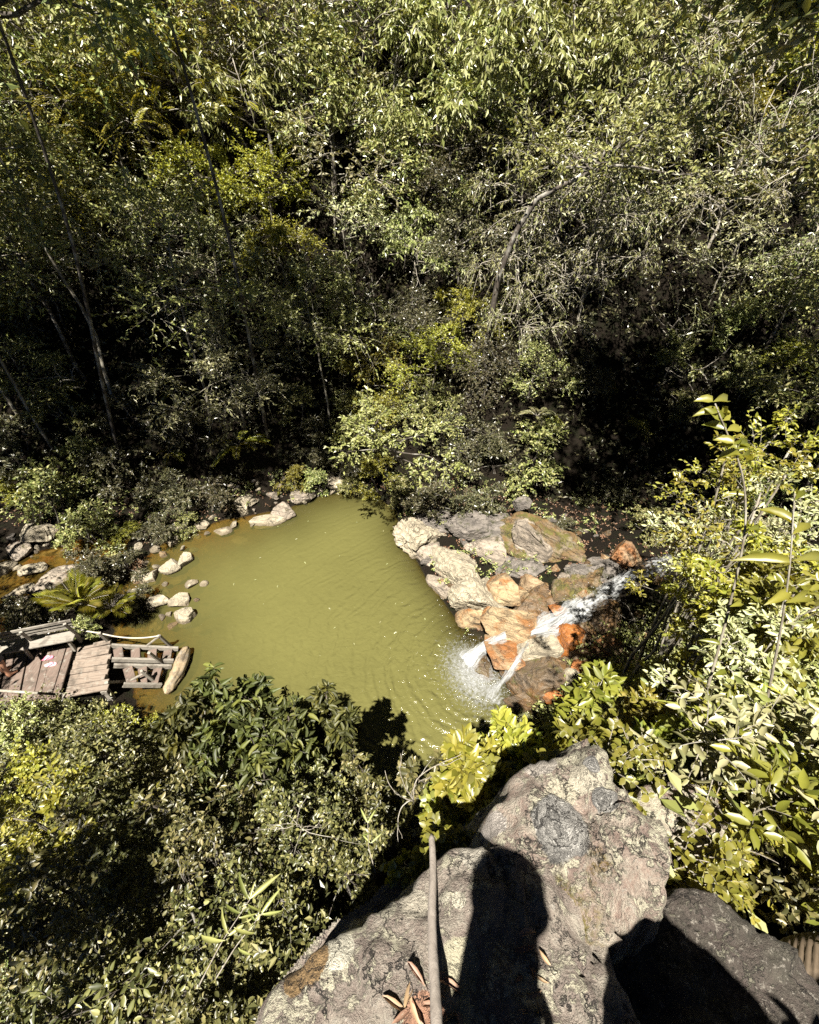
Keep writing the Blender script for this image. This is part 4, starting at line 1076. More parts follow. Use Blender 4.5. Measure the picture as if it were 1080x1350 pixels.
# singular trees
def own_tree(name, p, label, **kw):
    KINDS['own'] = [plant_mesh('own', **kw)]
    _use['own'] = 0
    return plant('own', name, p, label, 'tree', 1.0, rz=0.0)
p = hit(325, 570, 0)
own_tree('silver_tree', p, 'slender grey-trunked tree with a pale silvery crown over the dark hollow left of centre', seed=40, h=3.7, cr=1.75, cb=.55, nl=17, tpl=34, K=12, L=.16, W=.05, leaf='leaf_silver', tr=.05, flat=.5,
         bark='bark_pale', twig='twig_pale', twig_r=.008, show=1.0, trunk=[(0, 0, -.3), (-.02, .05, .7), (-.12, .0, 1.4), (-.15, .1, 2.2), (-.25, .1, 3.4)])
p = hit(640, 520, 0)
own_tree('curved_tree', p, 'old tree with a thick dark trunk bending right to a pale limb, right of centre', seed=41, h=7, cr=2.2, cb=.8, nl=12, tpl=26, K=12, L=.17, W=.07, leaf='leaf_olive', tr=.12, limb_r=.04,
         bark='bark_dark', trunk=[(0, 0, -.4), (-.15, 0, 1.2), (-.1, 0, 2.6), (.0, -.1, 4.0), (.35, -.2, 5.2), (.8, -.3, 6.0), (1.5, -.35, 6.35), (2.4, -.3, 6.7), (3.4, -.2, 7.2)], show=.8)
for (u, v, sd, h, lx, lab) in [(168, 535, 42, 8.5, -.6, 'tall pale thin trunk rising from the dark hollow, right one of three on the left'),
                               (118, 505, 43, 8.2, -.5, 'tall dark thin trunk in the gloom, middle one of three on the left'),
                               (30, 560, 44, 8.0, -.2, 'tall leaning thin trunk nearest the left edge')]:
    own_tree('slender_tree', hit(u, v, 0), lab, seed=sd, h=h, cr=1.9, cb=.78, nl=10, tpl=28, K=12, L=.16, W=.065, leaf='leaf_green', tr=.075, bark='bark_pale' if sd != 43 else 'bark_dark', lean=(lx, -.2))

# tall high-crowned trees rooted low on the banks: their crowns roof the dark hollows
define('tall', seeds=(45, 46, 47), h=8.6, cr=2.5, cb=.66, nl=19, tpl=24, K=11, L=.19, W=.082, leaf='leaf_green', tr=.07, bark='bark_dark', lean=(.2, -.5))
define('tall_pale', seeds=(48, 49), h=8.0, cr=2.3, cb=.66, nl=18, tpl=24, K=11, L=.18, W=.075, leaf='leaf_olive', tr=.06, bark='bark_pale', lean=(-.3, -.5))
TALL = [
 (-30, 600, 'tall', 1.0, 'tall high-crowned tree rooted at the left edge above the brook'),
 (70, 590, 'tall_pale', 1.0, 'tall pale-trunked tree rooted above the brook, leaning over the left hollow'),
 (275, 560, 'tall_pale', .9, 'tall tree rooted behind the silvery tree, roofing the left hollow'),
 (440, 570, 'tall_pale', .75, 'tall thin tree rooted above the far tip of the pool'),
 (1030, 700, 'tall', .66, 'tree on the right bank with its crown at the right, above the sapling'),
 (1120, 700, 'tall', .75, 'tree on the right bank with its crown cut by the right edge'),
]
for u, v, key, s_, lab in TALL:
    plant(key, 'tall_tree', hit(u, v, 0), lab, 'tree', s_)
# unseen trees added outside the frame to shade the deck and the left bank
for (x, y, key, s_, lab) in [(-12.2, 3.2, 'tall', .85, 'unseen tree added left of the frame to shade the bench and deck'), (-12.2, 5.0, 'tall_pale', .8, 'unseen tree added far left outside the frame to shade the brook bank'),
                             (-14.2, 6.0, 'tall', .8, 'second unseen tree added for shade far left outside the frame, over the brook')]:
    plant(key, 'tall_tree', (x, y, float(terrain(x, y))), lab, 'tree', s_)

# giants added with crowns above the picture, to throw deep shade over both hollows
def giant(base, mid, top, cr, seed, label, leaf='leaf_green', nl=22, tpl=38, tr=.065):
    b0 = np.array(base); pts = np.array([b0 - [0, 0, .6], b0 + (np.array(mid) - b0) * .5 + [0, 0, .3], mid, (np.array(mid) + np.array(top)) / 2 + [.1, 0, .1], top]) - b0
    KINDS['giant'] = [plant_mesh('giant', seed, 10, cr, .82, nl, tpl, 13, .22, .10, leaf, bark='bark_dark' if seed % 2 else 'bark_pale', tr=tr, limb_r=.05, trunk=cat_pts(pts, 14))]
    _use['giant'] = 0
    return plant('giant', 'added_giant_tree', b0, label, 'tree', 1.0, rz=0.0, sink=0)
gz = lambda x, y: (x, y, float(terrain(x, y)))
giant(gz(-13.2, 8.6), (-12.4, 9.0, 8), (-10.6, 9.6, 13.4), 3.3, 401, 'giant tree added for shade left of the frame, leaning over the left bank')
giant(gz(-15.5, 11.2), (-15.2, 11.2, 8), (-14.0, 11.2, 13.6), 3.3, 402, 'giant tree added for shade at the left edge, its crown out of the picture')
giant(tuple(hit(152, 596)), (-8.3, 13.0, 8), (-7.3, 11.8, 14.2), 3.3, 403, 'giant slim trunk added in the left hollow for the shade of its unseen crown')
giant(tuple(hit(352, 572)), (-4.6, 13.6, 8), (-4.6, 11.9, 14.4), 3.1, 405, 'giant dark trunk added for shade in the hollow right of the silvery tree')
giant(gz(11.5, 8.5), (10.2, 8.3, 8), (7.6, 8.2, 13.2), 2.9, 407, 'giant tree added right of the frame to shade the ravine')
giant(gz(13.5, 10.5), (12.5, 10.2, 9), (10.6, 9.6, 14.0), 2.9, 408, 'giant tree added for shade at the far right out of frame, behind the sapling')
giant(gz(12.0, 6.5), (9.5, 7.6, 9), (5.4, 9.0, 13.6), 2.5, 409, 'giant leaning tree added right of the frame to shade the cascade hollow')

giant(gz(-4.6, -2.4), (-4.4, -2.0, 9.4), (-4.2, -1.7, 10.2), 1.2, 411, 'unseen tree added behind the viewpoint to dapple the left bank with shade', nl=13, tpl=11, tr=.06)  # unseen, added for its shade on the left bank

b0 = np.array(hit(562, 655))
own_tree('overhanging_tree', Vector(b0), 'tree leaning out over the far right of the pool, shading the water below it', seed=47, h=5, cr=1.15, cb=.6, nl=12, tpl=18, K=11, L=.13, W=.06, leaf='leaf_olive', tr=.07, bark='bark_dark',
         trunk=cat_pts([(0, 0, -.4), np.array([-.2, 11.9, 2.6]) - b0, np.array([-.6, 10.9, 4.0]) - b0, np.array([-1.0, 9.9, 4.9]) - b0], 10))
# understory on the shore and slopes
UNDER = [
 # u, v, key, scale, label
 (398, 633, 'under_bright', .75, 'yellow-green bush hanging over the far tip of the pool'),
 (440, 613, 'under_dark', .8, 'dark bush behind the yellow-green one at the far tip of the pool'),
 (500, 623, 'under_bright', .9, 'pale yellowish bush hanging down at the right of the pool tip'),
 (530, 653, 'under', .6, 'green bush drooping onto the broken pale rock face'),
 (575, 653, 'under_dark', .8, 'dark bush above the broken pale rock face'),
 (640, 663, 'under_dark', .8, 'dark bush between the pale rock face and the grey block'),
 (700, 590, 'under', 1.0, 'bright leafy bush with grassy leaves above the mossy slab'),
 (720, 560, 'under_bright', .55, 'little yellowish bush topping the leafy one above the mossy slab'),
 (660, 603, 'under_dark', .8, 'dark bush left of the leafy one above the mossy slab'),
 (130, 703, 'under', .85, 'glossy green bush leaning over the brown brook'),
 (60, 660, 'under', 1.0, 'large green bush on the left bank above the brook'),
 (165, 703, 'under_bright', .5, 'small lime-green bush right of the glossy one over the brook'),
 (10, 640, 'under_bright', .8, 'yellowish bush at the left edge above the brook'),
 (95, 610, 'under', .9, 'green bush second up the bank above the brook'),
 (20, 590, 'under_dark', 1.0, 'dark bush at the left edge, high above the brook'),
 (215, 653, 'under_dark', .8, 'dark bush in the shade above the left shore stones'),
 (270, 653, 'under_dark', .75, 'dark bush above the stones at the left shore, next to the tall block'),
 (250, 560, 'under_dark', .9, 'dark bush in the hollow under the silvery tree'),
 (170, 613, 'under_dark', .9, 'dark bush in the hollow left of the two small ferns'),
 (90, 540, 'under', .9, 'green bush at the foot of the three thin trunks'),
 (180, 540, 'under_dark', .8, 'dark bush at the foot of the pale thin trunk'),
 (390, 540, 'under', .8, 'green bush in the hollow right of the silvery tree'),
 (420, 580, 'under_dark', .8, 'dark bush below the hollow, above the far pool tip'),
 (450, 540, 'under', .8, 'green bush on the bank left of the pale yellowish one'),
 (840, 560, 'under_bright', .45, 'small bright leaf cluster hanging in the dark ravine'),
 (810, 510, 'under_bright', .4, 'smaller bright leaf cluster high in the dark ravine'),
 (760, 500, 'under_dark', .8, 'dark bush at the left side of the ravine'),
 (900, 470, 'under', .8, 'green bush at the right side of the ravine'),
 (960, 440, 'under', .8, 'green bush on the right slope beneath the pale vine tangle'),
 (1050, 480, 'under_bright', 1.1, 'big yellow-green bush at the right edge, above the leaning sapling'),
 (1090, 550, 'under', 1.0, 'green bush at the right edge beside the yellow-green one'),
 (985, 500, 'under', .8, 'green bush between ravine and right edge'),
 (900, 540, 'under', .6, 'small green bush in front of the ravine'),
 (110, 745, 'under_dark', .55, 'dark creeping bush over the island rocks'),
 (165, 740, 'under_dark', .5, 'dark bush beside the reddish leaves at the left waterline'),
 (50, 800, 'under_dark', .6, 'dark bush on the island behind the bench'),
 (10, 815, 'under', .5, 'green bush at the left edge behind the bench'),
 (125, 775, 'under_dark', .5, 'dark bush directly behind the palm'),
 (180, 800, 'under_dark', .45, 'dark bush beside the wooden stairs'),
 (115, 830, 'under', .35, 'low green bush under the palm fronds'),
]
define('under_red', seeds=(28,), h=1.2, cr=.8, cb=.1, nl=9, tpl=20, K=9, L=.10, W=.05, leaf='leaf_litter', tr=.02, multi=3, **SH)
UNDER += [(176, 748, 'under_red', .38, 'reddish-brown dry sprig at the left waterline'), (415, 640, 'under', .55, 'green bush right under the yellow-green one at the pool tip'), (240, 690, 'under', .4, 'low green tuft among the far left shore stones'), (200, 700, 'under_dark', .5, 'dark bush left of the far left shore stones'), (470, 640, 'under', .55, 'green bush drooping at the tip of the pool'),
 (680, 640, 'under', .5, 'green bush above the grey dappled block'), (790, 650, 'under_dark', .6, 'dark bush above the orange rock at the cascade head'), (850, 690, 'under', .5, 'green bush above the head of the cascade'), (745, 690, 'under_dark', .35, 'dark tuft on the upper edge of the mossy slab')]
for u, v, key, s, lab in UNDER:
    plant(key, 'shrub', hit(u, v, .8 * s, 8), lab, 'bush', s)

# ---------------------------------------------------------------- low cover nobody could count
LBL = {61: 'dark leafy undergrowth between the trees of the far slope', 62: 'low dark ground cover on the left bank below the bushes', 63: 'low olive ground cover on the right bank below the bushes',
       64: 'low green tufts on the shore around the pool', 65: 'brown fallen leaves lying on the shore around the pool'}
def cover(name, n, box_, keep, L, W, K, leaf, seed, hmax=0.5, tl=(.25, .6)):
    r = np.random.default_rng(seed); mb = MB()
    x = r.uniform(box_[0], box_[1], n); y = r.uniform(box_[2], box_[3], n)
    h = terrain(x, y); k = keep(x, y, h)
    x, y, h = x[k], y[k], h[k]
    st = np.stack([x, y, h + r.random(len(x)) ** 2 * hmax], 1)
    d = rnd_dirs(r, len(x)); d[:, 2] = np.abs(d[:, 2]) + 0.3
    sprays(mb, r, st, d, r.uniform(tl[0], tl[1], len(x)), K, L, W, T_SMALL, twig_r=0)
    return tag(mb.build(name, M[leaf]), LBL[seed], 'undergrowth', kind='stuff')
clump = lambda x, y, s: fbm(x * 0.5, y * 0.5, s, 2)
away = lambda x, y: np.minimum(poly_sd(x, y, POOL), poly_sd(x, y, STREAM))
far_keep = lambda x, y, h: (y > np.interp(x, FOOT_X, FOOT_Y) + 0.1) & (clump(x, y, 1.5) > -0.3) & (line_d(x, y, CHAN)[0] > 1.3)
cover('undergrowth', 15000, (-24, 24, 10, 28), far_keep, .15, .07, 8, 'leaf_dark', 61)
bank_keep = lambda x, y, h: (away(x, y) > 0.12) & (y > np.interp(x, NEAR_X, NEAR_Y) + 1.5) & (y < np.interp(x, FOOT_X, FOOT_Y) + .6) & (h < 3) & ~((x > -11) & (x < -4) & (y < 8.9))
cover('undergrowth', 7000, (-15, 10, 5, 15), lambda x, y, h: bank_keep(x, y, h) & (clump(x * 2, y * 2, 7.7) > -.02) & (line_d(x, y, CHAN)[0] > 1.1), .085, .04, 7, 'leaf_green', 64, .25, (.12, .3))
cover('leaf_litter', 5000, (-15, 10, 5, 15), bank_keep, .07, .03, 5, 'leaf_litter', 65, .03, (.1, .25))
near_keep = lambda x, y, h: (y < np.interp(x, NEAR_X, NEAR_Y) + 0.1) & (x < -0.65) & (away(x, y) > 0.1) & (h < 7.5)
cover('ground_cover', 6500, (-9, -0.4, -1.2, 5.4), near_keep, .075, .035, 9, 'leaf_bank', 62, .5, (.2, .5))
near_keep_r = lambda x, y, h: (y < np.interp(x, NEAR_X, NEAR_Y) + 0.3) & (x > 0.9) & (away(x, y) > 0.15) & (h < 7.6)
cover('ground_cover', 9000, (0.9, 10, -0.5, 9), near_keep_r, .10, .045, 8, 'leaf_olive', 63, .5, (.2, .5))

# ---------------------------------------------------------------- palms, ferns
def rosette(name, loc, label, cat, seed, n, flen, K, L, W, leaf, elev=(0.3, 1.1), droop=.5, part='frond'):
    r = np.random.default_rng(seed)
    o = empty(name, loc)
    tag(o, label, cat)
    a = np.arange(n) * 2.399 + r.normal(0, .25, n); e = r.uniform(elev[0], elev[1], n)
    for i in range(n):
        mb = MB()
        d = np.array([[math.cos(a[i]) * math.cos(e[i]), math.sin(a[i]) * math.cos(e[i]), math.sin(e[i])]])
        sprays(mb, r, np.array([[0, 0, .1]]), d, [flen * r.uniform(.75, 1.1)], K, L, W, T_SMALL, droop=droop, ang=.75, pinnate=True, twig_r=flen * .012, f0=.18, show=1.0)
        mb.build(part, [M[leaf], M['twig_pale']], o)
    return o
rosette('palm', hit(112, 808, .9) + Vector((0, 0, 1.1)), 'spiky little palm with bright fronds behind the wooden deck', 'palm', 1, 22, .95, 26, .34, .026, 'leaf_yellow', (.25, 1.35), .18)
rosette('palm', hit(154, 812, .6) + Vector((0, 0, .8)), 'smaller spiky palm just right of the bright one, by the stairs', 'palm', 2, 16, .7, 22, .28, .024, 'leaf_yellow', (.2, 1.3), .2)
rosette('fern', hit(318, 598, .2) + Vector((0, 0, .4)), 'sunlit yellow-green fern above the tall pale block on the far shore', 'fern', 3, 9, 1.25, 40, .24, .06, 'leaf_yellow', (.1, .9), .5)
rosette('fern', hit(212, 575, .3) + Vector((0, 0, .3)), 'small sunlit fern in the dark hollow, the upper of two', 'fern', 4, 6, .8, 30, .18, .05, 'leaf_yellow', (.1, .9), .6)
rosette('fern', hit(224, 596, .3) + Vector((0, 0, .2)), 'small sunlit fern in the dark hollow, the lower of two', 'fern', 5, 6, .7, 30, .17, .05, 'leaf_yellow', (.1, .9), .6)
rosette('fern', hit(232, 524, .3) + Vector((0, 0, .4)), 'small lime fern left of the thin trunk of the silvery tree', 'fern', 6, 6, .7, 30, .17, .05, 'leaf_yellow', (.1, .9), .6)
rosette('fern', hit(706, 560, .4) + Vector((0, 0, .6)), 'pale grassy fern crowning the bush above the mossy slab', 'fern', 7, 9, .8, 30, .22, .035, 'leaf_silver', (.3, 1.2), .5)

# ---------------------------------------------------------------- wooden deck, stairs, bench
ZD, ZB = 0.78, 0.66
Z4 = lambda zx, zy, z: at_z(zx / 4, 760 + zy / 4, z)
deck = tag(empty('wooden_deck', Z4(330, 480, 0)), 'weathered wooden deck with dark gaps at the left edge of the pool', 'deck')
dk = np.array(deck.location)
def lerp(p, q, t): return p + (q - p) * t
T0, T1, B0, B1 = Z4(-190, 430, ZD), Z4(393, 362, ZD), Z4(-230, 700, ZD), Z4(312, 640, ZD)
r = np.random.default_rng(3); n = 15
for i in range(n):
    t = (i + .5) / n; wdt = np.linalg.norm(T1 - T0) / n
    a_, b_ = lerp(T0, T1, t) - dk, lerp(B0, B1, t) - dk
    mb = MB(); beam(mb, a_ + [r.normal(0, .008), r.normal(0, .04), r.normal(0, .010)], b_ + [r.normal(0, .008), r.normal(0, .04), r.normal(0, .010)], wdt * r.uniform(.84, .95), .045)
    mb.build('plank', M['plank_y'], deck)
L0, L1, R0, R1 = Z4(402, 372, ZB), Z4(330, 640, ZB), Z4(582, 335, ZB), Z4(560, 600, ZB)
n = 10
for i in range(n):
    t = (i + .5) / n; wdt = np.linalg.norm(L1 - L0) / n
    mb = MB(); beam(mb, lerp(L0, L1, t) - dk + [r.normal(0, .03), r.normal(0, .006), r.normal(0, .009)], lerp(R0, R1, t) - dk + [r.normal(0, .06), r.normal(0, .006), r.normal(0, .009)], wdt * r.uniform(.86, .96), .045)
    mb.build('plank', M['plank_x'], deck)
for (zx, zy, z) in [(60, 400, ZD), (375, 375, ZD), (320, 620, ZD), (20, 640, ZD), (570, 350, ZB), (550, 590, ZB)]:
    p = Z4(zx, zy, z) - dk; mb = MB(); beam(mb, p + [0, 0, -.05], p + [0, 0, -1.5], .11, .11); mb.build('post', M['grey_wood'], deck)
for (p, q) in [((T0 + [0, -.1, 0]), (T1 + [0, -.1, 0])), ((B0 + [0, .1, 0]), (B1 + [0, .1, 0]))]:
    mb = MB(); beam(mb, p - dk - [0, 0, .085], q - dk - [0, 0, .085], .09, .11); mb.build('joist', M['grey_wood'], deck)
for (p, q) in [(lerp(L0, R0, .1), lerp(L1, R1, .1)), (lerp(L0, R0, .9), lerp(L1, R1, .9))]:
    mb = MB(); beam(mb, p - dk - [0, 0, .085], q - dk - [0, 0, .085], .09, .11); mb.build('joist', M['grey_wood'], deck)

stairs = tag(empty('wooden_stairs', Z4(740, 470, 0)), 'open wooden stairs in two flights stepping down from deck into the pool', 'stairs')
so = np.array(stairs.location)
STR = [((588, 366, .66), (940, 382, .12)), ((590, 438, .62), (915, 446, .10)), ((600, 470, .62), (905, 476, .10)), ((650, 572, .60), (850, 574, .10))]
for p, q in STR:
    mb = MB(); beam(mb, Z4(*p) - so, Z4(*q) - so, .055, .13); mb.build('stringer', M['grey_wood'], stairs)
def tread(s0, s1, f0, f1):
    p0, q0 = Z4(*STR[s0][0]), Z4(*STR[s0][1]); p1, q1 = Z4(*STR[s1][0]), Z4(*STR[s1][1])
    a_, b_ = lerp(p0, q0, f0), lerp(p1, q1, f1)
    a_[2] = b_[2] = (a_[2] + b_[2]) / 2 - .01
    d = (b_ - a_) / np.linalg.norm(b_ - a_) * .035
    mb = MB(); beam(mb, a_ + d - so, b_ - d - so, .20, .035); mb.build('tread', M['plank_y'], stairs)
for f in (.08, .34, .60, .84): tread(0, 1, f, f + .04)
for f in (.22, .48, .76): tread(2, 3, f, f + .02)
for (b_, t_, zb) in [((595, 362), (522, 298), .66), ((905, 372), (838, 312), .2), ((865, 462), (785, 402), .3), ((840, 574), (745, 498), .2), ((650, 555), (560, 560), .55)]:
    mb = MB(); beam(mb, Z4(*b_, zb - .25) - so, Z4(*t_, zb + .5) - so, .07, .06); mb.build('post', M['grey_wood'], stairs)
mb = MB(); beam(mb, Z4(770, 368, .4) - so, Z4(838, 316, .68) - so, .04, .04); mb.build('brace', M['grey_wood'], stairs)
mb = MB(); beam(mb, Z4(690, 548, .5) - so, Z4(770, 505, .6) - so, .05, .04); mb.build('brace', M['grey_wood'], stairs)

ro = Z4(520, 298, 1.1)
mb = MB(); tube(mb, cat_pts([Z4(388, 268, 1.2), Z4(450, 288, 1.14), Z4(522, 298, 1.13), Z4(610, 318, .95), Z4(700, 326, .82), Z4(780, 323, .75), Z4(838, 313, .72)]) - ro, .016, 6)
tag(mb.build('rope', M['rope'], loc=ro), 'pale rope strung between the posts along the wooden stairs', 'rope')

# bench with a backrest of slats
bench = tag(empty('bench', Z4(230, 330, ZD)), 'grey wooden bench with slatted backrest on the shaded side of the deck', 'bench')
bo = np.array(bench.location)
ZS = ZD + .44
for (p, q, w_) in [((-150, 425), (392, 322), .17), ((-150, 395), (396, 292), .17)]:
    mb = MB(); beam(mb, Z4(*p, ZS) - bo, Z4(*q, ZS) - bo, w_, .04); mb.build('seat_board', M['grey_wood'], bench)
for k, (p, q) in enumerate([((-150, 372), (384, 262)), ((-150, 352), (380, 246)), ((-150, 334), (374, 232))]):
    mb = MB(); beam(mb, Z4(*p, ZS + .22 + .13 * k) - bo, Z4(*q, ZS + .22 + .13 * k) - bo, .03, .075); mb.build('slat', M['grey_wood'], bench)
for zx in (352, 120):
    yy = 322 + (392 - zx) * .19
    b_ = Z4(zx, yy, ZS) - bo
    for dy in (0, .24):
        mb = MB(); beam(mb, b_ + [0, dy, -.02], b_ + [0, dy, -.44], .06, .06); mb.build('leg', M['grey_wood'], bench)
    mb = MB(); beam(mb, b_ + [0, .28, -.3], Z4(zx - 12, yy - 80, ZS + .55) - bo, .06, .05); mb.build('backrest_post', M['grey_wood'], bench)

# log lying at the foot of the stairs
po, qo = Z4(985, 375, .16), Z4(872, 618, .10)
lo = (po + qo) / 2
mb = MB(); n = 26; t = np.linspace(0, 1, n)[:, None]
P = po + (qo - po) * t - lo + np.array([0.06, 0, 0]) * np.sin(t * 3.0)
rad = .15 * np.interp(t[:, 0], [0, .05, .15, .6, .92, 1], [.35, .75, .95, 1.05, .7, .2])
tube(mb, P, rad, 26)
lg = mb.build('log', M['log_wood'], loc=lo, smooth=True)
co = np.array([v.co[:] for v in lg.data.vertices])
ax = norm((qo - po)[None])[0]
s_ = co @ ax; th = np.arctan2(co[:, 2], (co - np.outer(s_, ax)) @ np.cross(ax, [0, 0, 1.0]))
dn = fbm(np.cos(th) * 2.6, np.sin(th) * 2.6, s_ * 1.6, 4) * .07 + fbm(np.cos(th) * 7, np.sin(th) * 7, s_ * 3, 4) * .045
ctr = np.outer(s_, ax)
co = co + norm(co - ctr) * dn[:, None]
lg.data.vertices.foreach_set('co', co.astype(np.float32).ravel())
tag(lg, 'thick pale driftwood log lying in the water at the foot of the stairs', 'log')

# handrail pole
p, q = Z4(-80, 600, 1.35), Z4(200, 615, 1.25); o_ = (p + q) / 2
mb = MB(); tube(mb, curve_pts(p - o_, q - o_, .01, np.random.default_rng(2), 8, .004), .028, 8)
tag(mb.build('handrail', M['twig_pale'], loc=o_, smooth=True), 'pale round pole serving as handrail along the near side of the deck', 'handrail')

# flip-flops
def flip_flop(u, v, ang, label, mat, strapm):
    p = at_z(u, v, ZD + .024)
    o = tag(empty('flip_flop', p, R(ang)), label, 'flip-flop', 'pair of flip-flops on the deck')
    n = 20; t = np.linspace(0, 2 * math.pi, n, endpoint=False)
    x = .135 * np.cos(t); y = .05 * np.sin(t) * (1 + .22 * np.cos(t)) - .008 * np.cos(t) ** 2
    V = np.concatenate([np.stack([x, y, np.zeros(n)], 1), np.stack([x * .97, y * .95, np.full(n, .024)], 1)])
    i = np.arange(n)
    mb = MB().add(V, [np.stack([i, (i + 1) % n, n + (i + 1) % n, n + i], 1), np.arange(n)[::-1][None], (n + np.arange(n))[None]])
    mb.build('sole', M[mat], o)
    mb = MB()
    for s in (1, -1): tube(mb, cat_pts([(.075, 0, .022), (.06, .012 * s, .045), (.02, .038 * s, .05), (-.035, .052 * s, .02)], 12), .010, 6)
    mb.build('strap', M[strapm], o)
flip_flop(62.5, 868, 18, 'pink flip-flop on the deck, the one nearer the bench', 'pink', 'pink_pale')
flip_flop(67, 876.5, 10, 'pale pink flip-flop on the deck, the one nearer the pale pole', 'pink_pale', 'pink')

# ---------------------------------------------------------------- people
def skin_body(name, joints, bones, mat, parent, loc=(0, 0, 0), sub=2):
    """one continuous body grown over its skeleton; the first joint is the pelvis"""
    names = list(joints)
    me = bpy.data.meshes.new(name)
    me.from_pydata([joints[k][0] for k in names], [(names.index(a), names.index(b)) for a, b in bones], [])
    for m_ in (mat if isinstance(mat, list) else [mat]): me.materials.append(m_)
    o = link(bpy.data.objects.new(name, me)); o.parent = parent; o.location = loc
    sk = o.modifiers.new('skin', 'SKIN'); sk.use_smooth_shade = True
    for i, k in enumerate(names):
        rr = joints[k][1]; me.skin_vertices[0].data[i].radius = (rr, rr) if np.isscalar(rr) else rr
        me.skin_vertices[0].data[i].use_root = (i == 0)
    ss = o.modifiers.new('sub', 'SUBSURF'); ss.levels = sub; ss.render_levels = sub
    return o

def hand(J, B, side, wrist, d, palm_n):
    """palm, four unequal bent fingers and a thumb"""
    w = Vector(wrist); d = Vector(d).normalized(); n = Vector(palm_n).normalized(); s = d.cross(n).normalized()
    J[side + 'palm'] = (tuple(w + d * .05), (.030, .018)); B.append((side + 'wrist', side + 'palm'))
    for i, (off, ln) in enumerate([(-.03, .07), (-.010, .08), (.011, .075), (.03, .058)]):
        b0 = w + d * .088 + s * off; b1 = b0 + d * ln * .5 + n * .008; b2 = b1 + d * ln * .38 + n * .028
        for q, (pt, rr) in enumerate(((b0, .0095), (b1, .0085), (b2, .0075))): J[f'{side}f{i}{q}'] = (tuple(pt), rr)
        B += [(side + 'palm', f'{side}f{i}0'), (f'{side}f{i}0', f'{side}f{i}1'), (f'{side}f{i}1', f'{side}f{i}2')]
    t0 = w + d * .04 - s * .038 + n * .012; t1 = t0 + d * .035 - s * .014 + n * .014
    J[side + 't0'] = (tuple(t0), .012); J[side + 't1'] = (tuple(t1), .009)
    B += [(side + 'palm', side + 't0'), (side + 't0', side + 't1')]

def body(elbows, wrists, hands, lean=(0, 0), knee=(.0, .0)):
    lx, ly = lean
    J = {'pelvis': ((0, 0, .95), (.15, .11)), 'waist': ((lx * .4, ly * .4, 1.10), (.135, .095)), 'chest': ((lx * .8, ly * .8, 1.30), (.165, .11)),
         'collar': ((lx, ly, 1.44), (.11, .075)), 'neck': ((lx, ly + .01, 1.52), .055), 'skull': ((lx, ly + .02, 1.62), (.082, .095)), 'crown': ((lx, ly + .005, 1.70), (.072, .085))}
    B = [('pelvis', 'waist'), ('waist', 'chest'), ('chest', 'collar'), ('collar', 'neck'), ('neck', 'skull'), ('skull', 'crown')]
    J['nose'] = ((lx, ly + .118, 1.61), .014); B.append(('skull', 'nose'))
    for s, q in (('l', -1), ('r', 1)):
        J[s + 'sh'] = ((lx + q * .19, ly, 1.42), .062); J[s + 'elbow'] = (elbows[s], .042); J[s + 'wrist'] = (wrists[s], (.030, .026))
        B += [('collar', s + 'sh'), (s + 'sh', s + 'elbow'), (s + 'elbow', s + 'wrist')]
        hand(J, B, s, wrists[s], *hands[s])
        J[s + 'hip'] = ((q * .095, 0, .86), .092); J[s + 'knee'] = ((q * .11 + knee[0], .03 + knee[1], .49), .062); J[s + 'calf'] = ((q * .11 + knee[0] * .6, .0, .34), .056)
        J[s + 'ankle'] = ((q * .11, -.01, .09), .038); J[s + 'toe'] = ((q * .125, .15, .035), (.042, .028)); J[s + 'heel'] = ((q * .11, -.05, .035), .034)
        B += [('pelvis', s + 'hip'), (s + 'hip', s + 'knee'), (s + 'knee', s + 'calf'), (s + 'calf', s + 'ankle'), (s + 'ankle', s + 'toe'), (s + 'ankle', s + 'heel')]
    return J, B

def hair_cap(parent, c, mat):
    V, F = ico(4); V = V * np.array([.096, .108, .10]); k = (V[:, 2] > -.01 + .55 * np.clip(V[:, 1], -.03, 1)); F = F[k[F].all(1)]
    V = V * (1 + .03 * pn(V[:, 0] * 60, V[:, 1] * 60, V[:, 2] * 60))[:, None]
    o = MB().add(V + np.array(c), [F]).build('hair', mat, parent, smooth=True)
    sol = o.modifiers.new('thick', 'SOLIDIFY'); sol.thickness = .012

def shorts(parent, J, mat):
    mb = MB()
    for q in (-1, 1):
        tube(mb, [(q * .06, 0, 1.02), (q * .085, 0, .9), (q * .10, .015, .72), (q * .105, .03, .58)], [.11, .122, .105, .098], 18, cap=False)
    o = mb.build('shorts', mat, parent, smooth=True)
    sol = o.modifiers.new('thick', 'SOLIDIFY'); sol.thickness = .008

# bather on the deck, mostly beyond the left edge of the frame
J, B = body({'l': (-.36, -.06, 1.16), 'r': (.42, -.05, 1.18)}, {'l': (-.26, .10, .98), 'r': (.24, .08, 1.0)},
            {'l': ((.6, .3, -.5), (.7, 0, -.2)), 'r': ((-.6, .3, -.5), (-.7, 0, -.2))}, lean=(0, .04))
foot = at_z(2, 889, ZD + .025)
bather = tag(empty('person', (foot[0] + .16, foot[1], foot[2]), R(-25)), 'person standing in shadow on the deck at the left edge, bent arm on hip', 'person')
skin_body('body', J, B, M['skin'], bather)
hair_cap(bather, (0, .045, 1.665), M['hair']); shorts(bather, J, M['shorts'])

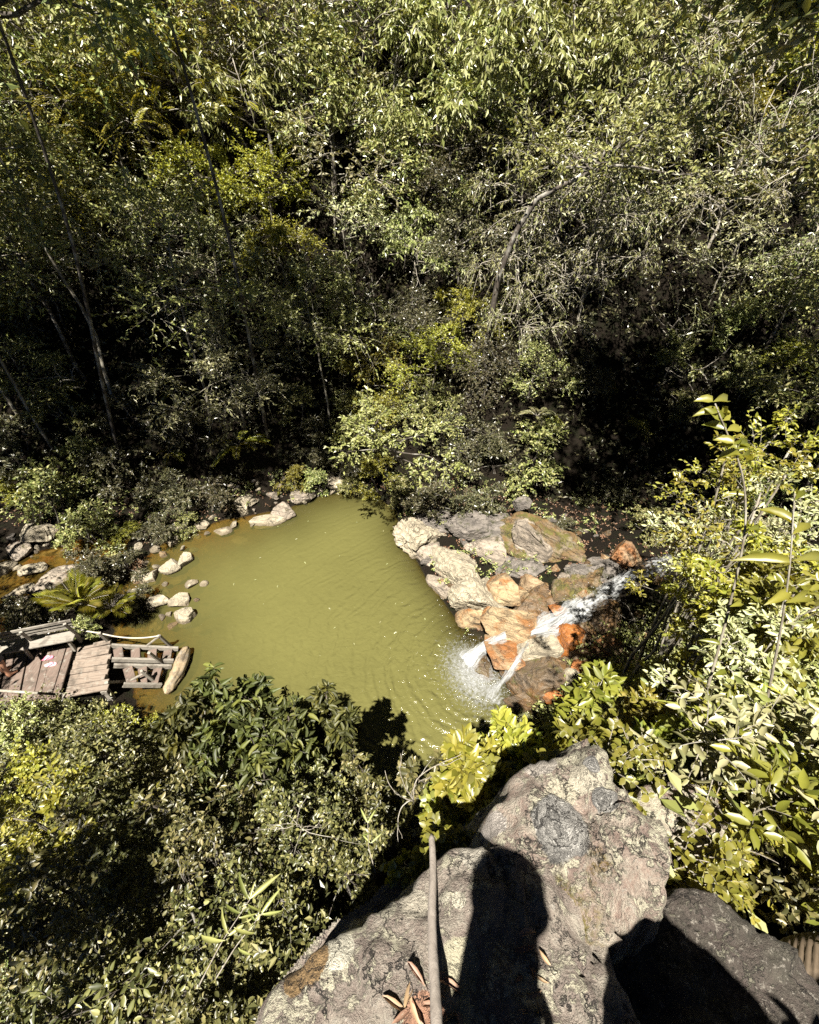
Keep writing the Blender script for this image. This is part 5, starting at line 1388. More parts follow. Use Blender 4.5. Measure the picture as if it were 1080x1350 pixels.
# the person taking the picture, standing behind the lens: only the shadow on the rock is seen
J, B = body({'l': (-.25, -.02, 1.14), 'r': (.25, .0, 1.14)}, {'l': (-.26, .07, .90), 'r': (.26, .09, .90)},
            {'l': ((.05, .3, -.95), (1, 0, 0)), 'r': ((-.05, .3, -.95), (-1, 0, 0))}, lean=(0, .02))
shooter = tag(empty('person', (.0, -.55, 8.48), R(-106)), 'person behind the viewpoint whose head and shoulder shadow falls on the front rock', 'person')
skin_body('body', J, B, M['skin'], shooter)
hair_cap(shooter, (0, .025, 1.665), M['hair']); shorts(shooter, J, M['shorts'])
for (sz, sd, lc, lb) in [((.42, .45, .95), 901, (.62, -.62, 9.0), 'unseen tall boulder added behind the viewpoint to cast the round shadow beside the person shadow')]:  # made-up boulder out of view, added for its round shadow
    V, F = rock_shape(sz, sd, 6, 5, .08)
    bb = MB().add(V, [F]).build('boulder', M['rock_grey'], smooth=True); bb.location = lc
    tag(bb, lb, 'rock')

# ---------------------------------------------------------------- foreground plants
at_t = lambda u, v, t: ray(u, v) * t + np.array([0, 0, CAM_H])
define('near_small', seeds=(71, 72, 73), h=.95, cr=.62, cb=.1, nl=14, tpl=15, K=10, L=.075, W=.036, leaf='leaf_bank', tr=.014, multi=4, tmpl=T_BIG, twig_r=.003, limb_r=.006, **SH)
define('near_dark', seeds=(74, 75), h=.95, cr=.65, cb=.1, nl=14, tpl=11, K=9, L=.085, W=.036, leaf='leaf_bank', tr=.014, multi=4, tmpl=T_BIG, twig_r=.003, limb_r=.006, **SH)
define('near_bright', seeds=(76, 77), h=.8, cr=.5, cb=.1, nl=12, tpl=16, K=11, L=.06, W=.032, leaf='leaf_yellow', tr=.012, multi=4, tmpl=T_BIG, twig_r=.003, limb_r=.005, **SH)
define('bay', seeds=(78, 79, 80), h=1.7, cr=.62, cb=.35, nl=10, tpl=7, K=9, L=.14, W=.056, leaf='leaf_shiny', tr=.020, multi=3, tmpl=T_DROOP, twig_r=.005, limb_r=.010, bark='bark_dark', show=1.0, jit=.35, lobe_r=.45, **SH)
define('lime', seeds=(81, 82, 83), h=1.0, cr=.60, cb=.15, nl=12, tpl=10, K=9, L=.125, W=.049, leaf='leaf_lime', tr=.014, multi=4, tmpl=T_BIG, twig_r=.004, limb_r=.007, bark='bark_pale', show=1.0, **SH)
define('mixed', seeds=(84, 85, 86), h=1.0, cr=.65, cb=.1, nl=14, tpl=14, K=10, L=.105, W=.045, leaf='leaf_olive', tr=.014, multi=4, tmpl=T_BIG, twig_r=.004, limb_r=.006, bark='bark_pale', twig='twig_pale', show=1.0, **SH)
define('pale_mixed', seeds=(87, 88), h=1.0, cr=.65, cb=.1, nl=13, tpl=13, K=9, L=.10, W=.04, leaf='leaf_silver', tr=.013, multi=4, tmpl=T_BIG, twig_r=.005, limb_r=.007, bark='twig_pale', twig='twig_pale', show=1.0, **SH)
define('round', seeds=(89, 90), h=.75, cr=.42, cb=.1, nl=14, tpl=12, K=11, L=.044, W=.032, leaf='leaf_lime', tr=.008, multi=4, tmpl=T_BIG, twig_r=.003, limb_r=.004, bark='bark_pale', twig='twig_pale', show=1.0, lobe_r=.5, ang=1.0, jit=.5, **SH)

NEAR = [
 # u, v, up, kind, scale, label
 # left bank, seen from above
 (478, 1015, .4, 'near_dark', .38, 'small dark sapling with upright leaves at the near waterline'),
 (30, 965, .5, 'mixed', .8, 'pale leafy shrub in front of the deck handrail at left edge'),
 (85, 950, .5, 'near_small', .8, 'fine-leaved shrub climbing over the near deck edge'),
 (150, 950, .5, 'near_bright', .9, 'yellowish shrub in front of the second deck platform'),
 (205, 965, .5, 'near_bright', .7, 'yellowish shrub below the stairs'),
 (20, 1030, .5, 'near_bright', 1.2, 'bright yellow-green shrub at the left edge below the deck'),
 (75, 1020, .5, 'near_small', 1.1, 'small-leaved shrub right of the bright one at left edge'),
 (140, 1015, .5, 'near_small', 1.1, 'small-leaved shrub in the middle of the left bank, below the yellowish one'),
 (205, 1030, .5, 'near_dark', 1.1, 'dark shrub under the shiny big-leaved one'),
 (270, 1045, .5, 'near_dark', 1.1, 'dark shrub under the tall big-leaved one'),
 (340, 1060, .5, 'near_dark', 1.0, 'dark shrub in the deepest shade of the left bank'),
 (410, 1075, .5, 'near_small', .9, 'thin-leaved shrub in the shade left of the pale twigs'),
 (470, 1060, .5, 'near_dark', .9, 'dark shrub left of the yellowish centre bush'),
 (15, 1110, .5, 'near_bright', .9, 'yellow shrub with broad sunlit leaves at the left edge, lower one'),
 (75, 1100, .5, 'near_small', 1.0, 'sunlit small-leaved shrub right of the lower yellow shrub'),
 (140, 1100, .5, 'near_small', 1.0, 'small-leaved shrub mid-way down the left bank'),
 (210, 1110, .5, 'near_dark', 1.0, 'dark shrub mid-way down the left bank'),
 (30, 1190, .5, 'near_small', .9, 'small-leaved shrub at the left edge below the lower yellow one'),
 (110, 1185, .5, 'near_small', .9, 'small-leaved shrub low on the left bank, right of the edge one'),
 (190, 1200, .5, 'near_dark', .9, 'dark shrub low on the left bank'),
 (60, 1270, .5, 'near_small', .8, 'small-leaved shrub near the bottom left corner'),
 (150, 1280, .5, 'near_dark', .8, 'dark shrub near the bottom left, right of the corner one'),
 (20, 1345, .5, 'near_dark', .7, 'dark shrub in the bottom left corner'),
 (130, 890, .3, 'mixed', .35, 'leafy creeper lying across the planks of the deck'),
 # centre
 (600, 935, .6, 'near_dark', .5, 'dark sprig shrub in front of the froth'),
 (612, 1010, .6, 'near_bright', .7, 'yellow-green bush between pool and pointed rock, upper half'),
 (655, 985, .6, 'mixed', .6, 'pale twiggy bush right of the yellow-green centre bush'),
 (615, 1060, .5, 'round', .8, 'round-leaved yellowish bush behind the pointed rock'),
 (680, 965, .7, 'pale_mixed', .7, 'pale bush between the wet rocks and the pointed rock'),
 # right bank
 (745, 960, .6, 'lime', .5, 'leafy bush below the red-orange ledge'),
 (815, 900, .6, 'lime', .8, 'lime big-leaved bush beside the cascade, nearest the water'),
 (810, 845, .5, 'lime', .4, 'lime sprigs hanging over the cascade'),
 (915, 805, .6, 'lime', .6, 'bush at the head of the cascade with pale twigs'),
 (950, 745, .6, 'pale_mixed', .8, 'pale twiggy bush right of the head of the cascade'),
 (950, 690, .6, 'lime', 1.0, 'leafy bush behind the leaning sapling'),
 (960, 780, .6, 'mixed', 1.0, 'bush behind the stem of the leaning sapling, right of the cascade head'),
 (930, 840, .6, 'pale_mixed', 1.0, 'pale bush in the middle of the right bank'),
 (1010, 830, .6, 'lime', 1.0, 'leafy lime bush on the right bank below the broad yellow leaf'),
 (1065, 800, .6, 'mixed', 1.0, 'olive bush at the right edge under the broad yellow leaf'),
 (1030, 720, .6, 'pale_mixed', 1.0, 'pale bush at right behind the broad yellow leaf'),
 (1020, 640, .6, 'mixed', 1.1, 'bush at right of the sapling tip'),
 (1080, 660, .6, 'near_bright', 1.3, 'yellow-green bush at the right edge above the broad leaf'),
 (960, 590, .6, 'lime', .8, 'bush with large pale lit leaves left of the sapling tip'),
 (890, 920, .6, 'lime', 1.0, 'lime bush in the middle of the right bank'),
 (835, 955, .6, 'lime', .6, 'lime bush above the pointed rock'),
 (960, 910, .6, 'lime', 1.0, 'lime bush crossed by the leaning sapling stem'),
 (1040, 900, .6, 'pale_mixed', 1.0, 'pale twiggy bush at right above the long yellow blades'),
 (775, 985, .4, 'lime', .35, 'lime sprigs behind the tip of the pointed rock'),
 (890, 990, .5, 'lime', .8, 'lime bush above the pinkish rock'),
 (970, 985, .5, 'lime', .9, 'second lime bush, right of the lime one above the pinkish rock'),
 (1050, 990, .5, 'lime', .9, 'lime bush at right beneath the long yellow blades'),
 (840, 1075, .4, 'round', .75, 'round-leaved vine bush spilling over the right side of the pointed rock'),
 (1000, 575, .6, 'lime', .9, 'lime bush right behind the sapling tip'),
 (1060, 590, .6, 'lime', 1.0, 'lime bush at the right edge, level with the sapling tip'),
 (990, 650, .6, 'lime', .9, 'lime bush behind the upper stem of the leaning sapling'),
 (1050, 660, .6, 'mixed', 1.0, 'olive bush between the two saplings, upper one'),
 (975, 735, .6, 'mixed', .9, 'olive bush between the two saplings, lower one'),
 (1075, 745, .6, 'lime', 1.0, 'lime bush at the right edge beside the broad yellow leaf'),
 (985, 870, .6, 'lime', 1.0, 'lime bush left of the thin sapling foot'),
 (1070, 860, .6, 'lime', 1.0, 'lime bush at the right edge below the broad yellow leaf'),
 (840, 925, .6, 'mixed', .8, 'olive bush between the lime ones above the pointed rock'),
 (1010, 940, .6, 'lime', 1.0, 'lime bush left of the long yellow blades'),
 (930, 985, .5, 'lime', .8, 'lime bush directly above the dry twig knot'),
 (1010, 1010, .5, 'lime', .8, 'lime bush right of the dry twig knot'),
 (1065, 1030, .5, 'mixed', .8, 'olive bush at the right edge under the yellow blades'),
 (1030, 1110, .4, 'lime', .6, 'lime bush at the right above the shaded dark rock'),
 (960, 1110, .3, 'near_bright', .5, 'yellowish tuft between the twig knot and the shaded rock'),
 (870, 1040, .4, 'round', .6, 'round-leaved sprigs left of the pinkish rock'),
 (1000, 1060, .4, 'pale_mixed', .7, 'dry twiggy bush right of the pinkish rock'),
 (1065, 1080, .4, 'lime', .4, 'lime leaves at the right edge above the shaded rock'),
 (1070, 1180, .3, 'near_small', .5, 'small plant at the right edge beside the shaded rock'),
]
for u, v, t, key, s_, lab in [(310, 985, 6.4, 'bay', 1.0, 'tall big-leaved shrub reaching over the pool beside the log'),
                            (372, 975, 6.2, 'bay', .8, 'dark leafy shrub standing against the green water, next to the tall big-leaved one'),
                            (245, 985, 6.4, 'bay', .62, 'shiny big-leaved shrub between the deck and the tall shrub'),
                            (430, 1010, 6.0, 'near_dark', .8, 'dark shrub at the near waterline, right of the big-leaved ones'),
                            (350, 1040, 5.6, 'near_dark', 1.0, 'dark fine-leaved shrub below the two big-leaved ones that overlap the water'),
                            (290, 1060, 5.4, 'near_dark', .9, 'dark shrub just below the tall big-leaved shrub'),
                            (415, 1060, 5.2, 'near_small', .8, 'loose shrub between the water and the shaded bank'),
                            (470, 1060, 5.0, 'near_dark', .6, 'small dark shrub at the corner of water and front rock')]:
    plant(key, 'shrub', hit(u, v, 0, t), lab, 'bush', s_, sink=.08)
for u, v, up, key, s, lab in NEAR:
    plant(key, 'shrub', hit(u, v, up * s, (3.6 if u < 700 else 2.8) if v < 1060 else 1.8), lab, 'bush', s, sink=.08)

# bushes that reach up from the banks and the cliff face; each grown for its own height
LEAFY = {'bay': dict(L=.15, W=.058, leaf='leaf_shiny', tmpl=T_DROOP, tpl=7, K=8, twig_r=.004, bark='bark_dark'),
         'bank': dict(L=.075, W=.034, leaf='leaf_bank', tmpl=T_BIG, tpl=13, K=9, twig_r=.003, bark='bark_dark'),
         'fine': dict(L=.05, W=.026, leaf='leaf_bank', tmpl=T_BIG, tpl=16, K=10, twig_r=.002, bark='bark_dark'),
         'round': dict(L=.042, W=.032, leaf='leaf_lime', tmpl=T_BIG, tpl=14, K=10, twig_r=.0025, bark='bark_pale', twig='twig_pale'),
         'lime': dict(L=.12, W=.05, leaf='leaf_lime', tmpl=T_BIG, tpl=9, K=8, twig_r=.004, bark='bark_pale', twig='twig_pale'),
         'small': dict(L=.08, W=.036, leaf='leaf_yellow', tmpl=T_BIG, tpl=14, K=9, twig_r=.003, bark='bark_pale', twig='twig_pale'),
         'pale': dict(L=.085, W=.032, leaf='leaf_silver', tmpl=T_BIG, tpl=12, K=9, twig_r=.005, bark='twig_pale', twig='twig_pale')}
def reach_bush(u, v, t, cr, style, label, seed):
    c = at_t(u, v, t); x, y = c[0], c[1] * .97
    z0 = float(terrain(x, y)); h = max(.5, c[2] - z0 + cr * .5)
    KINDS['reach'] = [plant_mesh('reach', seed, h, cr, max(.08, 1 - 2.1 * cr / h), 15, trunk_name='stem', crown_name='foliage', multi=4, tr=.012 + .004 * h, limb_r=.006, show=1.0, **LEAFY[style])]
    _use['reach'] = 0
    return plant('reach', 'shrub', (x, y, z0), label, 'bush', 1.0, rz=0.0, sink=.02)
REACH = [
 (295, 850, 5.9, .34, 'bay', 'tall big-leaved bush whose tip stands against the pool beside the log'),
 (285, 915, 5.5, .46, 'bay', 'big-leaved bush just below the tallest one by the log'),
 (378, 900, 5.8, .32, 'bay', 'dark bush standing against the water, right of the tallest one'),
 (355, 985, 5.2, .48, 'bay', 'big-leaved bush between the left bank and the open water'),
 (425, 965, 5.6, .30, 'bank', 'small-leaved bush at the water, right of the big-leaved ones'),
 (465, 1000, 5.3, .26, 'bank', 'slim dark bush at the water, left of the centre gap'),
 (515, 1035, 4.8, .24, 'bank', 'slim dark bush at the nearest tip of the water'),
 (310, 1045, 4.7, .46, 'bank', 'dense bush in the middle of the left bank, below the big-leaved ones'),
 (225, 1020, 4.9, .46, 'bank', 'dense bush left of the middle of the left bank'),
 (400, 1060, 4.4, .40, 'fine', 'fine-leaved bush above the front rock, near the water'),
 (465, 1090, 4.0, .32, 'fine', 'fine-leaved bush close above the upper end of the stick'),
 (160, 1090, 4.3, .46, 'fine', 'fine-leaved bush mid-way down the left bank, sunlit on top'),
 (250, 1120, 4.0, .42, 'fine', 'fine-leaved bush behind the pale seedling'),
 (345, 1130, 3.8, .38, 'fine', 'fine-leaved bush right of the pale seedling'),
 (80, 1130, 4.2, .46, 'bank', 'leafy bush near the left edge, mid-way down the bank'),
 (15, 1060, 4.6, .50, 'small', 'bright yellow bush at the left edge, in full sun'),
 (20, 1180, 3.8, .42, 'bank', 'leafy bush cut by the left edge, low on the bank'),
 (130, 1200, 3.6, .40, 'fine', 'fine-leaved bush low on the left bank'),
 (220, 1220, 3.3, .34, 'fine', 'fine-leaved bush left of the front rock, under the seedling'),
 (60, 1270, 3.2, .38, 'fine', 'fine-leaved bush near the bottom left corner'),
 (150, 1300, 3.0, .34, 'fine', 'fine-leaved bush at the bottom edge, left'),
 (290, 1240, 3.1, .26, 'fine', 'small fine-leaved bush against the left edge of the front rock'),
 (250, 1330, 2.8, .26, 'fine', 'small fine-leaved bush at the bottom edge beside the front rock'),
 (10, 1345, 2.8, .34, 'bank', 'leafy bush in the bottom left corner, in shade'),
 (625, 1005, 2.15, .24, 'round', 'sunlit round-leaved bush behind the gap of the two front rocks'),
 (580, 1078, 1.72, .12, 'round', 'round-leaved bush at the top end of the stick'),
 (648, 1045, 1.95, .14, 'round', 'round-leaved bush against the left side of the pointed rock'),
 (662, 965, 2.5, .20, 'small', 'yellow-green bush between the froth and the pointed rock'),
 (600, 945, 3.2, .20, 'bank', 'thin dark bush standing before the froth'),
 (705, 965, 2.8, .2, 'pale', 'pale thin bush under the wet brown rock'),
 (795, 925, 4.2, .30, 'lime', 'lime bush right of the wet brown rock, leaves against the orange ledge'),
 (765, 965, 3.5, .24, 'small', 'yellow-green bush behind the tip of the pointed rock'),
 (855, 940, 3.8, .30, 'small', 'yellow-green bush between cascade and pointed rock'),
 (695, 985, 3.0, .22, 'pale', 'pale bush at the near right corner of the pool'),
 (725, 985, 2.5, .15, 'lime', 'lime sprigs touching the tip of the pointed rock'),
 (415, 875, 6.0, .18, 'bay', 'dark sprig standing alone against the water'),
 (445, 925, 5.6, .16, 'bay', 'small dark sprig against the water, right of the lone one'),
 (235, 915, 5.6, .24, 'bay', 'dark sprig overlapping the near end of the driftwood log'),
 (880, 985, 3.0, .26, 'lime', 'lime bush between the pointed rock and the pinkish rock'),
 (682, 962, 2.05, .15, 'round', 'round-leaved sprigs left of the tip of the pointed rock, in full sun'),
 (640, 985, 2.15, .16, 'small', 'yellow-green sprigs behind the notch between the front rocks'),
 (712, 935, 2.5, .18, 'small', 'yellow-green sprigs in front of the wet brown rock'),
 (752, 950, 2.4, .17, 'lime', 'lime sprigs above the tip of the pointed rock, in full sun'),
 (800, 900, 3.2, .24, 'lime', 'lime bush half covering the orange rocks of the cascade'),
 (1000, 580, 5.4, .60, 'small', 'tall yellow-green bush right behind the sapling tip'),
 (1065, 520, 6.2, .75, 'small', 'tall yellow-green bush at the right edge, high above the cascade'),
 (1060, 620, 5.0, .60, 'pale', 'tall pale bush at the right edge, level with the sapling tip'),
 (985, 640, 7.5, .6, 'pale', 'tall pale bush left of the sapling, against the dark ravine'),
 (965, 690, 8.0, .55, 'small', 'tall yellow-green bush over the head of the cascade'),
 (1000, 700, 4.8, .46, 'lime', 'tall lime bush behind the sapling stem'),
 (1030, 700, 4.4, .46, 'small', 'tall yellow-green bush between the two saplings'),
 (1070, 760, 3.9, .42, 'lime', 'tall lime bush at the right edge, below the broad leaf'),
 (985, 785, 4.6, .44, 'small', 'tall yellow-green bush in the middle of the right bank'),
 (1000, 810, 3.9, .40, 'pale', 'tall pale bush left of the thin sapling foot'),
 (900, 1010, 2.9, .30, 'lime', 'lime bush just above the pinkish rock, with large leaves'),
 (838, 1045, 2.1, .16, 'round', 'round-leaved bush spilling over the right shoulder of the pointed rock'),
 (1040, 1060, 2.6, .30, 'pale', 'pale bush above the shaded rock at the right edge'),
]
for i_, a_ in enumerate(REACH): reach_bush(*a_, 500 + i_)

# unseen bushes added behind the viewpoint to shade the rock at the bottom right
for (x, y, key, sc_, lab) in [(1.10, -1.5, 'near_small', 1.6, 'unseen bush added behind the viewpoint to shade the dark rock'), (2.15, -1.6, 'near_small', 1.85, 'unseen bush added behind the viewpoint at right to shade the bottom right corner'),
                              (1.55, -1.5, 'near_dark', 1.9, 'dark bush added for shade behind the viewpoint between two others'), (0.95, -1.6, 'near_dark', 1.8, 'dark bush added for shade behind the viewpoint, behind the tall boulder')]:
    plant(key, 'shrub', (x, y, float(terrain(x, y))), lab, 'bush', sc_)

# grass clumps: arching blades
def grass(name, loc, label, seed, n, L, W, leaf, spread=.12, cat='grass clump', lean=(0, 0)):
    r = np.random.default_rng(seed); mb = MB(); m_ = 7; t = np.linspace(0, 1, m_)
    a = r.uniform(0, 2 * math.pi, n); e = r.uniform(.5, 1.35, n); ln = L * r.uniform(.55, 1.1, n)
    d = np.stack([np.cos(a) * np.cos(e) + lean[0], np.sin(a) * np.cos(e) + lean[1], np.sin(e)], 1)
    st = np.stack([r.normal(0, spread, n), r.normal(0, spread, n), np.zeros(n)], 1)
    P = st[:, None] + d[:, None] * (t[None] * ln[:, None])[..., None] + np.array([0, 0, -1.0]) * (t[None] ** 2 * ln[:, None] * r.uniform(.2, .7, (n, 1)))[..., None]
    tg = norm(np.gradient(P, axis=1)); S = norm(np.cross(tg, np.array([0, 0, 1.0]) + .3 * r.normal(size=(n, 1, 3))))
    w = (W * (1 - t) ** .6 * (0.5 + .5 * np.minimum(1, t * 6)))[None, :, None] * r.uniform(.7, 1.2, (n, 1, 1))
    V = np.stack([P - S * w / 2, P + S * w / 2], 2).reshape(-1, 3)
    b_, i = np.meshgrid(np.arange(n) * m_ * 2, np.arange(m_ - 1) * 2, indexing='ij'); q = (b_ + i).ravel()
    mb.add(V, [np.stack([q, q + 1, q + 3, q + 2], 1)])
    o = mb.build(name, M[leaf], loc=loc)
    return tag(o, label, cat)
GR = [(40, 1170, 'clump of long grass at the left edge, upper of three'), (100, 1240, 'clump of long grass on the lower left bank, middle of three'), (25, 1290, 'clump of long grass at the left edge, lowest'),
      (255, 1215, 'clump of thin grass in the shade under the bamboo-leaved seedling'), (395, 1110, 'clump of thin grass in the shade above the rock'), (455, 1105, 'clump of thin grass beside the edge of the front rock'),
      (160, 1335, 'clump of broad dark grass at the bottom edge'), (330, 1150, 'clump of thin grass between seedling and front rock')]
for i, (u, v, lab) in enumerate(GR):
    grass('grass_clump', hit(u, v, .25, 1.2), lab, 200 + i, 60, .75, .012 if i < 6 else .022, 'leaf_olive' if i < 3 else 'leaf_dark')
o_ = hit(1110, 985, .3, 1.2)
grass('grass_clump', Vector(at_t(1125, 1010, 2.9)), 'long yellow blades sticking in from the right edge', 231, 9, .95, .035, 'leaf_yellow', .03, lean=(-.9, .1))
grass('grass_clump', hit(930, 420, .3), 'tall dry grass blades hanging in the dark ravine', 232, 60, 2.2, .05, 'leaf_silver', .5)
grass('grass_clump', hit(1000, 400, .3), 'tall pale grass blades on the slope right of the ravine', 233, 50, 2.0, .05, 'leaf_silver', .5)

# single stems with leaves placed one by one
def stem_plant(name, pts, rad, leaves, label, cat, bark, leaf, tmpl=T_DROOP):
    P = np.array(pts); o = tag(empty(name, P[0]), label, cat)
    mb = MB(); tube(mb, cat_pts(P - P[0], 24), np.linspace(rad, rad * .4, 24), 7); mb.build('stem', M[bark], o, smooth=True)
    mb = MB()
    for (p, d, nn, L, W) in leaves:
        add_leaves(mb, np.array([p]) - P[0], np.array([d], float), np.array([nn], float), L, W, tmpl)
    mb.build('foliage', M[leaf], o, smooth=True)
    return o
# leaning sapling on the right: pairs of leaves up the top third
rr = np.random.default_rng(5); lv = []
sp = [at_t(925, 935, 3.3), at_t(955, 830, 3.2), at_t(985, 700, 3.05), at_t(982, 620, 2.95), at_t(955, 565, 2.9), at_t(943, 532, 2.86)]
for (u, v) in [(940, 530), (950, 545), (958, 568), (968, 585), (978, 600), (950, 555), (972, 592)]:
    for s in (-1, 1):
        lv.append((at_t(u, v, 2.9), (s * .8 + rr.normal(0, .2), .3 + rr.normal(0, .2), .35 + rr.normal(0, .3)), (rr.normal(0, .5), -.6, 1), rr.uniform(.10, .15), .065))
for (u, v, s) in [(985, 700, 1), (984, 655, -1), (962, 800, 1), (950, 850, -1), (940, 890, 1)]:
    lv.append((at_t(u, v, 3.05), (s * .9, .2, .2), (0, -.5, 1), .12, .04))
stem_plant('sapling', sp, .011, lv, 'slim sapling leaning up the right side with lime leaves at its tip', 'sapling', 'bark_pale', 'leaf_lime')
sp = [at_t(1010, 930, 2.9), at_t(1030, 830, 2.75), at_t(1042, 745, 2.6), at_t(1048, 650, 2.5)]
lv = [(at_t(1042, 745, 2.6), (-.95, .15, .15), (0, -.5, 1), .27, .062), (at_t(1045, 740, 2.6), (.95, .1, .1), (0, -.5, 1), .24, .066), (at_t(1036, 795, 2.65), (.9, .25, .1), (0, -.5, 1), .23, .074),
      (at_t(1044, 690, 2.55), (-.6, .5, .3), (0, -.5, 1), .16, .06), (at_t(1047, 660, 2.5), (.6, .6, .2), (0, -.5, 1), .15, .05), (at_t(1044, 705, 2.55), (.7, .5, .2), (0, -.5, 1), .2, .07), (at_t(1036, 780, 2.65), (-.6, -.4, .1), (0, -.5, 1), .16, .06)]
stem_plant('sapling', sp, .009, lv, 'thin sapling at the right edge bearing the broad yellow leaf', 'sapling', 'bark_pale', 'leaf_lime')
# pale bamboo-leaved seedling in front of the left bank
def seedling(base, tip, t0, t1, lv_px, label, L):
    q = np.array([at_t(*base, t0), at_t((base[0] + tip[0]) / 2 - 4, (base[1] + tip[1]) / 2, (t0 + t1) / 2), at_t(*tip, t1)])
    lv = []
    for (f, a, k) in lv_px:
        p = q[0] + (q[2] - q[0]) * f
        d = (math.cos(R(a)), math.sin(R(a)) * .75, math.sin(R(a)) * .55)
        lv.append((p, d, (0, -.35, 1), L * k * .62, L * k * .62 * .17))
    return stem_plant('bamboo_seedling', q, .0035, lv, label, 'seedling', 'twig_pale', 'leaf_olive')
seedling((262, 1300), (330, 1185), 2.1, 1.9, [(.55, 175, 1.1), (.6, 35, .9), (.62, 120, .8), (.7, -20, .8), (1, 125, .9), (1, 40, 1.1), (1, 80, .5), (.85, 160, .7), (.8, 10, .6), (.95, -30, .5)], 'pale bamboo-leaved seedling in front of the dark left bank', .19)
seedling((285, 1290), (345, 1205), 2.15, 2.0, [(.5, -30, .7), (.75, 60, .8), (1, 55, 1.0), (1, 5, .8), (.9, 140, .6)], 'second bamboo-leaved seedling, just right of the taller pale one', .17)
seedling((495, 1150), (485, 1085), 2.6, 2.5, [(.6, 140, .7), (.6, 40, .8), (1, 120, .9), (1, 60, .8), (.8, 200, .5)], 'slim yellowish seedling beside the top of the front rock', .14)

# bare, pale twig tangles and vines
def tangle(name, p0, label, seed, n, L, rad, up=.4, curl=.55, mat='twig_pale', spread=.12, cat='dry twigs', bias=(0, 0, 0)):
    r = np.random.default_rng(seed); mb = MB()
    for i in range(n):
        m_ = 14; d = norm(r.normal(size=3) + np.array([0, 0, up]) + np.array(bias)); p = r.normal(0, spread, 3); pts = [p]
        ln = L * r.uniform(.4, 1.1) / m_; cu = norm(r.normal(size=3)) * curl / m_ * r.uniform(.3, 2)
        for k in range(m_):
            d = norm(d + cu * 3 + r.normal(0, .09, 3)); p = p + d * ln; pts.append(p)
            if k in (4, 8) and r.random() < .7:
                q = p; dd = norm(d + .8 * r.normal(size=3)); br = [q]
                for _ in range(6): dd = norm(dd + .18 * r.normal(size=3)); q = q + dd * ln * .8; br.append(q)
                tube(mb, br, np.linspace(rad * .6, rad * .25, len(br)), 4)
        tube(mb, pts, np.linspace(rad, rad * .35, len(pts)), 5)
    return tag(mb.build(name, M[mat], loc=p0, smooth=True), label, cat)
TW = [(915, 1100, None, 1.9, 'knot of pale dry twigs in front of the pinkish rock and shaded rock', 22, .42, .0032, .05),
      (900, 715, .6, None, 'bare pale twigs sticking up beside the head of the cascade', 10, 1.0, .007, .1),
      (1005, 1040, None, 2.3, 'pale dry stems crossing the bush at right of the pinkish rock', 14, .6, .004, .15),
      (905, 435, 1.2, None, 'whitish vine tangle in the ravine opening, upper one', 14, 1.8, .018, .35),
      (900, 490, 1.0, None, 'whitish vine tangle in the ravine opening, lower one', 12, 1.5, .015, .3),
      (985, 110, 3.8, None, 'big pale vine tangle on the trees at the top right', 18, 3.2, .022, .8),
      (900, 170, 3.6, None, 'pale curling vines left of the big tangle at top right', 14, 2.8, .02, .7),
      (1040, 220, 3.4, None, 'pale vines at the right edge below the big tangle', 14, 2.6, .02, .6),
      (470, 400, 2.2, None, 'bare whitish branches above the middle of the hollow', 10, 1.8, .02, .3),
      (545, 330, 2.4, None, 'bare whitish twigs left of the old curved trunk', 9, 1.8, .018, .3),
      (735, 350, 2.2, None, 'dry vine tangle right of the old curved trunk', 16, 2.0, .016, .5),
      (500, 30, 3.8, None, 'pale twigs among the top row of trees, centre', 12, 2.4, .018, .7),
      (300, 90, 3.6, None, 'pale twigs among the feathery trees', 9, 2.2, .018, .5),
      (700, 60, 3.8, None, 'pale twigs at top centre-right', 10, 2.4, .018, .6),
      (90, 505, 1.4, None, 'pale bare branch lying across the bushes at the left', 6, 1.8, .022, .2),
      (840, 820, .9, None, 'pale thin twig crossing over the cascade', 5, 1.2, .006, .1),
      (545, 1055, None, 2.2, 'curved yellowish twig with thin forks left of the round-leaved bush', 5, .36, .0035, .002),
      (395, 1090, None, 3.6, 'thin curved dry stems in the shade above the front rock', 8, .6, .003, .02)]
for i, (u, v, up, t, lab, n, L, rad, spd) in enumerate(TW):
    p0 = at_t(u, v, t) if t else np.array(hit(u, v, up, 7)) + np.array([0, 0, up])
    tangle('dry_twigs', Vector(p0), lab, 300 + i, n, L, rad, spread=spd, up=-.1 if t else .2)

# ---------------------------------------------------------------- small things on the front rock
def rock_top(x, y):
    dg = bpy.context.evaluated_depsgraph_get()
    z = 9.3
    for _ in range(12):
        ok, loc_, n_, i_, ob, *_r = sc.ray_cast(dg, Vector((x, y, z)), Vector((0, 0, -1)))
        if not ok: return ZR
        if ob.name.startswith('rock_outcrop'): return loc_.z
        z = loc_.z - .002
    return ZR
bpy.context.view_layer.update()
p, q = at_z(570, 1085, 8.36), at_z(573, 1440, 8.55)
for w_ in (p, q): pass
tt = np.linspace(0, 1, 16); line = p + (q - p) * tt[:, None]
zt = np.array([rock_top(a[0], a[1]) for a in line])
k = np.polyfit(tt, zt, 1); zl = np.polyval(k, tt); zl = zl + max(0, (zt - zl).max()) + .010
st = np.stack([line[:, 0] + .003 * np.sin(tt * 9), line[:, 1], zl], 1)
so_ = st.mean(0)
st = cat_pts(st, 90); nst = len(st); so_ = st.mean(0)
mb = MB(); tube(mb, st - so_, np.ones(nst), 16)
Vs = mb.v[0].reshape(nst, 16, 3); cst = (st - so_)[:, None]; q_ = np.arange(nst)[:, None]; k_ = np.arange(16)[None]
